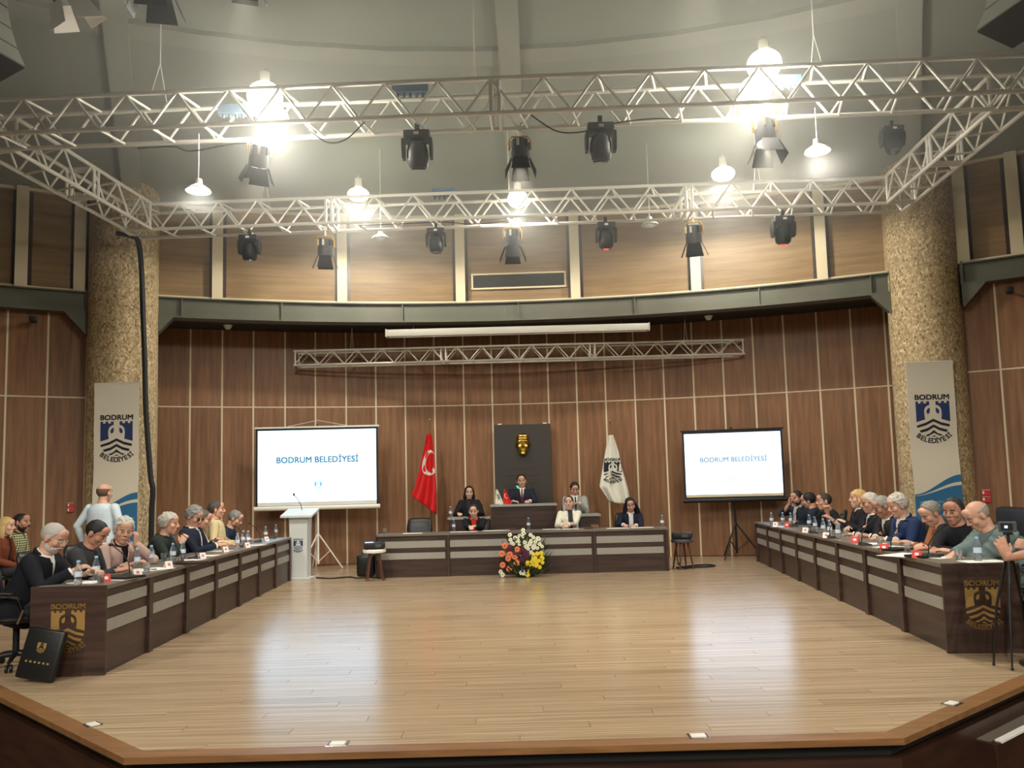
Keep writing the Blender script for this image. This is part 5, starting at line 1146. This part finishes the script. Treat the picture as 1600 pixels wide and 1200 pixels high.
    for i, s in enumerate((-1, 1)):
        E, Wp = arms[i]; rs = [.07*bulk**.4, .064, .055, .052, .043]
        if kind in ('shirt', 'blouse', 'knit'): rs = [.062*bulk**.4, .056, .05, .046, .036]
        if kind == 'puffer': rs = [.09, .085, .074, .068, .05]
        endp = Wp if not bare else E.lerp(Wp, .12)
        J.ell(sh[i], (rs[0]*1.0*k,)*3); pts = [sh[i], sh[i].lerp(E, .5), E, E.lerp(endp, .35), E.lerp(endp, .97)]
        if kind == 'puffer':
            P2 = []; R2_ = []
            for q in range(25):
                f_ = q/24*4; ii = min(3, int(f_)); u = f_-ii; P2.append(pts[ii].lerp(pts[ii+1], u)); R2_.append((rs[ii]+(rs[ii+1]-rs[ii])*u)*(1+.09*math.cos(q*math.pi*.66)))
            J.tube(P2, R2_, 14)
        else: J.tube(pts, [x*k for x in rs], 14)
        J.ell(E, (rs[2]*k*1.02,)*3)
    if kind == 'puffer':
        for q in range(8):
            z = -.12+q*.07; a = interp(z, [(x[0], x[1]) for x in TORSO])*k*bulk+g*.9; c = interp(z, [(x[0], x[2]) for x in TORSO])*k*bulk*1.1+g*.9
            J.loft([[T @ V(((a+w_)*math.cos(t), (c+w_)*math.sin(t), (z+dz_)*k)) for t in [2*math.pi*j/20 for j in range(20)]] for dz_, w_ in ((-.032, -.02), (-.02, .012), (0, .03), (.02, .012), (.032, -.02))])
        J.tube([T @ V((.085*math.cos(t), .08*math.sin(t), .49)) for t in [2*math.pi*j/16 for j in range(16)]], .03, 8, closed=True)
    zv = {'suit': .16, 'open': -.3, 'blouse': .34, 'shirt': .40, 'knit': .9, 'puffer': .9}[kind]
    wtop = {'suit': .046, 'open': .046, 'blouse': .06, 'shirt': .03, 'knit': .0, 'puffer': 0}[kind]; zn = .474 if kind in ('suit', 'open') else (.484 if kind == 'knit' else .474)
    def cut(p):
        q = Ti @ p; z = q.z/k
        if kind == 'puffer': return False
        if z > zn and math.hypot(q.x, q.y) < .12: return True
        if q.y > .0 and z > zv:
            w_ = wtop*((z-zv)/(zn-zv) if kind != 'open' else 1)
            return abs(q.x) < w_*k
        return False
    pl_ = []
    if kind != 'puffer':
        pl_.append((T @ V((0, 0, zn*k)), T3 @ V((0, 0, 1))))
        for s in (-1, 1):
            if kind == 'open': pl_.append((T @ V((s*wtop*k, 0, 0)), T3 @ V((1, 0, 0))))
            elif zv < .5: dv = V((s*wtop, 0, zn-zv)); pl_.append((T @ V((0, 0, zv*k)), T3 @ V((dv.z, 0, -dv.x)).normalized()))
    cut.planes = pl_
    nm = {'suit': 'jacket', 'open': 'jacket', 'knit': 'sweater', 'shirt': 'shirt', 'puffer': 'puffer_jacket', 'blouse': 'blouse'}[kind]
    jk = fuse(J, nm, cloth(c1) if not isinstance(c1, str) else MATS[c1], root, .0125, 2 if kind != 'puffer' else 1, .6 if kind != 'puffer' else .8, cut)
    front = lambda x, z, g_: T @ V((x, (interp(z, [(q[0], q[2]) for q in TORSO])*k*(1.15*bulk if z < .22 else bulk**.6)+g_)*math.sqrt(max(.05, 1-(x/(interp(z, [(q[0], q[1]) for q in TORSO])*k*bulk**.5+g_))**2))+.01*math.sin(math.pi*max(0, min(1, z/.4))), z*k))
    if c2:
        Sm = MB(); torso_rings(Sm, .007, .495, -.15); so_ = Sm.build('shirt', cloth(c2), root, 60)
        b = MB(); cc = T @ V((0, -.004, .478*k)); b.tube([T @ V((.064*k*math.cos(t), -.004+.066*k*math.sin(t), (.484-.014*math.sin(t))*k)) for t in [2*math.pi*j/20 for j in range(20)]], .010, 8, closed=True); b.build('collar', cloth(c2), so_)
    if kind in ('suit', 'open'):
        for s in (-1, 1):
            b = MB(); P = []
            for q in range(9):
                z = (max(zv, .05))+(.445-max(zv, .05))*q/8; w0 = wtop*(min(1, (z-zv)/(.44-zv)) if kind == 'suit' else .95)
                wl = .045*math.sin(math.pi*min(1, .15+q/8*.75)); P.append([front(s*w0, z, g+.006), front(s*(w0+wl), z, g+.008), front(s*(w0+wl), z, g-.006), front(s*w0, z, g-.01)])
            b.loft(P); b.build('lapel', cloth(tuple(int(x*.93) for x in c1)) if not isinstance(c1, str) else MATS[c1], jk, 50, fix=True)
        b = MB(); b.tube([T @ V((.084*k*math.cos(R(a)), -.004+.08*k*math.sin(R(a)), (.478-.012*math.sin(R(a)))*k)) for a in range(-200, 25, 15)], [.008]+[.017]*13+[.008], 8); b.build('jacket_collar', cloth(c1) if not isinstance(c1, str) else MATS[c1], jk, 60)
        if cuffs and c2:
            for i in (0, 1):
                E, Wp = arms[i]; b = MB(); b.tube([E.lerp(Wp, .93), E.lerp(Wp, 1.03)], .036*k, 12); b.build('cuff', cloth(c2), so_)
    if tie:
        b = MB(); P = []
        for q in range(8):
            z = .46-.40*q/7; w_ = .016 if q == 0 else .012+.022*q/7; P.append([front(-w_, z, .016), front(w_, z, .016), front(w_, z, .008), front(-w_, z, .008)])
        b.loft(P); b.build('tie', cloth(tie, .5), root, 50, fix=True)
    # trousers and shoes
    Tr = MB(); Tr.ell(T @ V((0, -.005, -.06)) if not standing else V((0, 0, hz-.05)), (.19*bulk**.5, .15*bulk**.5, .13), None, 18, 12)
    for hp, kn, an in legs_p: Tr.tube([hp, hp.lerp(kn, .5), kn, kn.lerp(an, .4), an], [.097, .085, .07, .066, .055], 14); Tr.ell(kn, (.07,)*3)
    fuse(Tr, 'trousers', cloth(legs), root, .018, 2, .5)
    for hp, kn, an in legs_p:
        b = MB(); b.loft([[(an.x+a*math.cos(t), an.y+y+.02*math.cos(t)*0, max(.0, z+h_*math.sin(t))) for t in [2*math.pi*j/12 for j in range(12)]] for y, a, z, h_ in ((-.085, .02, .03, .025), (-.06, .037, .045, .045), (0, .04, .055, .055), (.08, .045, .035, .035), (.15, .04, .028, .028), (.19, .02, .022, .02))]); b.build('shoe', 'black_plastic', root, 60)
    if seat is not False and not standing:
        c = root.location + Matrix.Rotation(rz, 3, 'Z') @ V((0, -.02, 0))
        chair(c.x, c.y, base, rz + (R(seat) if seat else 0), 'black office chair of the '+chairlab)
    if extra: extra(root, HM, T, arms)
    return root
W = lambda px, py, Y, zmin=DH+.02: ((lambda p: (V((p.x, p.y, max(p.z, zmin))),))(at(px, py, Y)))
WHT, BLK = (232, 230, 226), (26, 26, 30)
SP = lambda x, y, z: V((x, y, z))
# ---- left row
person('bearded white haired man in a black suit and glasses at the desk end', at(83, 841, 7.5), -86, hpitch=28, hyaw=-6, sk='b', hair=('crop', (172, 168, 162)), beard=(190, 184, 178), glasses='thin', top=('suit', (26, 27, 34), WHT), hands=[W(143, 893, 7.55), W(111, 893, 7.32)], bulk=1.15, chairlab='bearded man in the black suit, with chrome arm')
person('black haired man in a dark grey suit looking down, beside the pink jacket', at(150, 834, 8.3), -84, hpitch=34, hyaw=-8, sk='c', hair=('crop', (24, 22, 22)), top=('suit', (58, 60, 62), (40, 42, 46)), hands=[W(187, 890, 8.5), W(180, 893, 8.2)], bulk=1.15, cuffs=False, chairlab='man in the dark grey suit')
person('white haired man in a pale pink jacket resting his chin by his fist', at(193, 830, 9.0), -112, hpitch=14, hyaw=-30, hroll=-8, sk='b', hair=('swept', (188, 184, 178)), top=('suit', (188, 160, 152), (34, 30, 30)), hands=[W(211, 850, 9.05, .9), W(204, 882, 8.85)], hdir=[V((-.1, .1, 1)), None], palm=[V((.3, -1, 0)), None], curl=(1.3, .6), poles=[V((-1, .3, -1)), None], cuffs=False, bulk=1.1, chairlab='man in the pale pink jacket')
person('grey haired man in a dark green jacket with clasped raised hands', at(264, 819, 10.4), -84, hpitch=8, hyaw=-4, sk='b', hair=('curly', (168, 164, 156)), top=('knit', (42, 50, 46)), hands=[W(285, 848, 10.5, .88), W(283, 850, 10.35, .86)], hdir=[V((.3, .3, .9)), V((-.3, .3, .9))], palm=[V((1, 0, 0)), V((-1, 0, 0))], curl=(1.2, 1.2), bulk=1.12, chairlab='man in the dark green jacket')
person('grey haired man in a navy jacket wearing dark glasses, head bowed', at(303, 808, 11.2), -92, hpitch=26, hyaw=-12, sk='b', hair=('swept', (128, 126, 122)), glasses='dark', top=('open', (34, 40, 56), WHT), hands=[W(336, 845, 11.35), W(338, 852, 11.15)], bulk=1.1, chairlab='man with dark glasses')
person('person in a cream jacket mostly hidden behind the man with dark glasses', at(317, 812, 11.85), -82, hpitch=18, sk='b', hair=('short', (90, 82, 76)), top=('knit', (214, 202, 176)), hands=[W(344, 850, 11.9), W(340, 852, 11.75)], chairlab='hidden person in the cream jacket')
person('dark haired man in a cream yellow jacket sitting upright in left row', at(338, 797, 12.5), -72, hpitch=2, sk='b', hair=('short', (72, 66, 64)), top=('open', (206, 190, 150), (120, 96, 84)), hands=[W(366, 851, 12.5), W(361, 852, 12.35)], bulk=1.1, cuffs=False, chairlab='man in the cream yellow jacket')
person('grey haired man in a dark navy sweater, last of left row', at(367, 811, 13.4), -88, hpitch=30, sk='b', hair=('short', (120, 118, 116)), top=('knit', (36, 44, 66)), hands=[W(384, 846, 13.4), W(380, 848, 13.2)], bulk=1.1, chairlab='last man of left row')
# ---- behind the left row
person('blonde woman in a rust brown jacket sitting at far left', at(10, 823, 11.6), -84, hpitch=4, sk='a', hair=('long', (192, 164, 108), -.17), top=('open', (112, 60, 40), (60, 40, 34)), female=True, size=.95, hands=[SP(-.1, .32, .6), SP(.1, .32, .6)], chairlab='blonde woman at far left')
person('young man in a green checked shirt sitting at far left', at(34, 817, 12.1), -80, hpitch=2, hyaw=-14, sk='c', hair=('crop', (34, 28, 26)), beard=(44, 36, 32), top=('shirt', 'plaid', (60, 58, 58)), hands=[SP(-.1, .34, .62), SP(.1, .34, .62)], chairlab='young man in the checked shirt')
person('bald man in a pale blue shirt standing with his back turned by the banner', at(163, 771, 11.4), -14, hpitch=4, lean=3, sk='b', hair=('bald', (96, 78, 66)), top=('shirt', (198, 212, 222)), standing=True, bulk=1.22, size=1.04, hands=[SP(-.34, .06, .9), SP(.27, .2, .95)], legs=(60, 66, 86))
# ---- head table
person('woman in a black jacket over a bright red top at the head table', at(740, 799, 15.3), 178, hpitch=16, sk='a', hair=('bun', (56, 44, 38)), top=('open', (30, 30, 36), (226, 60, 44)), female=True, size=.97, hands=[W(742, 822, 14.9), W(734, 823, 14.88)], cuffs=False, chairlab='woman in the red top')
person('woman with tied back dark hair in a white blazer at the head table', at(889, 786, 15.3), 184, hpitch=2, hyaw=-14, sk='a', hair=('bun', (40, 32, 30)), top=('open', (226, 222, 204), (52, 58, 72)), female=True, size=.97, hands=[W(887, 820, 14.92), W(880, 820, 14.9)], cuffs=False, chairlab='woman in the white blazer')
person('woman with long curly black hair writing at the head table', at(985, 789, 15.3), 180, hpitch=22, hroll=10, sk='b', hair=('long', (26, 26, 34), -.30, 1.5), top=('open', (32, 36, 50), WHT), female=True, size=.98, hands=[W(994, 821, 14.95), W(974, 820, 14.92)], cuffs=True, chairlab='woman with curly hair')
person('man in a navy suit and dark red tie speaking at the tall desk', at(815, 752, 16.62), 180, base=.45, hpitch=8, hroll=4, sk='b', hair=('short', (28, 24, 24)), top=('suit', (34, 38, 50), WHT), tie=(116, 34, 44), hands=[W(828, 783, 16.25, 1.24), W(802, 784, 16.25, 1.24)], bulk=1.05, chairlab='man at the tall desk')
person('woman with straight black hair in black, left of the tall desk', at(733, 770, 16.6), 176, base=.25, hpitch=10, hyaw=10, sk='a', hair=('long', (26, 22, 24), -.2), top=('suit', (32, 32, 36), (46, 44, 48)), female=True, size=.97, hands=[SP(-.16, .33, .83), SP(.18, .36, .80)], cuffs=False, chairlab='black haired woman left of the tall desk')
person('man in a light grey suit looking down at his hands, right of the tall desk', at(898, 764, 16.6), 182, base=.25, hpitch=30, sk='b', hair=('short', (36, 30, 28)), top=('suit', (152, 154, 148), WHT), tie=(60, 44, 44), hands=[SP(-.05, .33, .94), SP(.06, .32, .94)], hdir=[V((.8, .3, .1)), V((-.8, .3, .1))], curl=(1, 1), chairlab='man in the light grey suit')
# ---- right row, from the far end
person('dark haired man in a dark leather jacket touching his face, far end of right row', at(1245, 779, 15.0), 118, hpitch=10, sk='b', hair=('short', (36, 34, 38)), beard=(50, 44, 44), top=('open', (38, 44, 56), (206, 200, 196)), hands=[W(1246, 819, 14.7), W(1233, 788, 14.85, 1.0)], hdir=[None, V((-.2, -.1, 1))], palm=[None, V((-1, -.4, 0))], curl=(.6, .9), poles=[None, V((1, .3, -1))], cuffs=False, chairlab='man touching his face')
person('black haired person in dark clothes leaning to whisper in right row', at(1264, 782, 14.3), 66, hpitch=14, hyaw=-10, hroll=-14, sk='b', hair=('short', (26, 26, 32)), top=('knit', (38, 42, 52)), chairlab='whispering person')
person('man in a black t-shirt with folded bare arms in right row', at(1288, 784, 13.3), 84, hpitch=6, sk='b', hair=('crop', (52, 48, 48)), top=('shirt', (34, 36, 42)), bare=True, hands=[W(1297, 809, 13.0, .86), W(1293, 800, 13.05, .95)], hdir=[V((.6, .4, .3)), V((-.4, .2, .8))], curl=(1.2, 1.2), chairlab='man in the black t-shirt')
person('blonde woman in a black jacket looking across the hall in right row', at(1341, 780, 11.6), 84, hpitch=0, sk='a', hair=('bob', (196, 160, 104), -.09), top=('suit', (34, 34, 40), WHT), female=True, size=.97, hands=[W(1321, 816, 11.5), W(1326, 824, 11.4)], cuffs=False, chairlab='blonde woman in right row')
person('white haired man with glasses in a dark suit beside the blonde woman', at(1359, 786, 11.05), 88, hpitch=12, sk='b', hair=('short', (190, 184, 174)), glasses='dark rim', top=('suit', (34, 36, 42), WHT), hands=[W(1334, 838, 10.95), W(1341, 840, 10.85)], bulk=1.08, chairlab='white haired man with glasses')
person('grey haired man with black glasses and dark suit reading his phone', at(1378, 792, 10.55), 92, hpitch=26, sk='c', hair=('short', (140, 136, 130)), glasses='dark rim', top=('suit', (44, 44, 46), WHT), hands=[W(1360, 843, 10.5), W(1368, 845, 10.35)], bulk=1.08, chairlab='man reading his phone')
person('silver haired man in a bright navy blue suit looking down', at(1403, 791, 10.0), 92, hpitch=18, sk='b', hair=('swept', (178, 172, 164)), top=('suit', (38, 52, 88), WHT), hands=[W(1385, 850, 9.9), W(1400, 852, 9.75)], bulk=1.12, chairlab='man in the blue suit')
person('balding grey haired man in a brown jacket bent over the desk', at(1455, 803, 9.0), 88, hpitch=34, hyaw=4, sk='b', hair=('balding', (126, 120, 112)), top=('knit', (134, 86, 54)), hands=[W(1428, 858, 9.05), W(1440, 862, 8.85)], bulk=1.1, chairlab='man in the brown jacket')
person('smiling dark haired man in a black jacket turned to his neighbour', at(1490, 799, 8.5), 112, hpitch=14, hyaw=14, sk='c', hair=('balding', (48, 42, 40)), top=('knit', (32, 33, 38)), hands=[W(1453, 868, 8.45), W(1460, 866, 8.35)], bulk=1.15, chairlab='smiling man in black')
person('bald man in a grey green puffer jacket bent forward, nearest of right row', at(1528, 806, 7.75), 84, hpitch=36, sk='b', hair=('bald', (150, 142, 134)), top=('puffer', (100, 116, 116)), hands=[W(1487, 862, 7.85), W(1486, 874, 7.6)], bulk=1.1, chairlab='bald man in the puffer jacket')
# ---- photographer at the right edge
def hold(root, HM, T, arms): pass
person('photographer mostly outside the right edge, raised hands holding a small camera', V((4.3, 6.05, 1.28)), 18, hpitch=0, sk='b', hair=('short', (50, 44, 40)), top=('shirt', (112, 112, 84)), bare=True, hands=[W(1572, 872, 6.45, .5), W(1606, 858, 6.6, .5)], hdir=[V((-.55, -.1, 1)), V((-.6, .5, .25))], palm=[V((.4, 1, .2)), V((-.3, 1, 0))], curl=(.15, 1.), poles=[V((-.5, -.3, -1)), V((1, 0, -.6))], chairlab='photographer at the right edge')
p = at(1574, 823, 6.6); t = thing('small_camera', 'small grey camera with lit screen held up at the right edge', 'camera', p, R(-30))
b = MB(); b.box((0, 0, 0), (.13, .035, .085)); b.build('case', 'grey_plastic', t, 0, bevel=.008); b = MB(); b.box((-.005, -.0185, 0), (.085, .002, .06)); s_ = b.build('screen', 'lens', t, 0)
b = MB(); b.box((-.01, -.0205, 0), (.022, .001, .02)); b.build('lit_picture', 'projector_lens', s_, 0); b = MB(); b.cyl((0, .017, 0), (0, .06, 0), .03, n=16); b.build('lens', 'black_plastic', t)
q = p.copy(); t = thing('camera_tripod', 'thin black tripod under the small camera at the right edge', 'tripod', (q.x, q.y, 0)); zt = q.z-.045
b = MB(); b.cyl((0, 0, zt-.25), (0, 0, zt-.02), .012, n=8); b.build('centre_post', 'black_metal', t); b = MB(); b.box((0, 0, zt-.01), (.05, .05, .02)); b.build('head', 'black_metal', t, 0)
for fx, fy in ((atz(1553, 1040).x-q.x, atz(1553, 1040).y-q.y), (atz(1582, 1048).x-q.x, atz(1582, 1048).y-q.y), (.22, .2)):
    b = MB(); b.tube([(0, 0, zt-.1), (fx*.7, fy*.7, zt*.45), (fx, fy, .012)], [.013, .01, .007], 8); lg = b.build('leg', 'black_metal', t); b = MB(); b.ell((fx, fy, .012), (.013, .013, .012), nu=8, nv=6); b.build('foot', 'black_plastic', lg)
# ---- empty chairs
for px, Y, x, f, lab in ((652, 15.35, None, 180, 'empty dark chair at the left end of the head table'),):
    q = at(px, 815, Y); chair(q.x, Y+.05, 0, R(f), lab)
chair(-4.75, 9.75, 0, R(-80), 'empty black chair between the pink jacket and the green jacket')
chair(5.35, 12.45, 0, R(84), 'empty black chair between the black t-shirt man and the blonde woman')
run_jobs()
# ---- thin volume added under the ceiling in place of the lamps' lens glare
hzm = bpy.data.materials.new('glare_haze'); hzm.use_nodes = True; nt = hzm.node_tree; nt.nodes.clear()
vs_ = nt.nodes.new('ShaderNodeVolumePrincipled'); vs_.inputs['Density'].default_value = .042; vs_.inputs['Anisotropy'].default_value = .35; vs_.inputs['Color'].default_value = (.95, .97, .95, 1)
ou_ = nt.nodes.new('ShaderNodeOutputMaterial'); nt.links.new(vs_.outputs[0], ou_.inputs['Volume'])
b = MB(); b.lathe([(17.6, 5.0), (17.6, 7.2), (9.0, 8.9), (.5, 10.4)], 48, (HCX, HCY, 0)); hz_ = b.build('glare_haze', hzm, None, 0); tag(hz_, 'thin pale volume added among the lamps in place of lens glare', 'glare_haze', None, 'stuff')
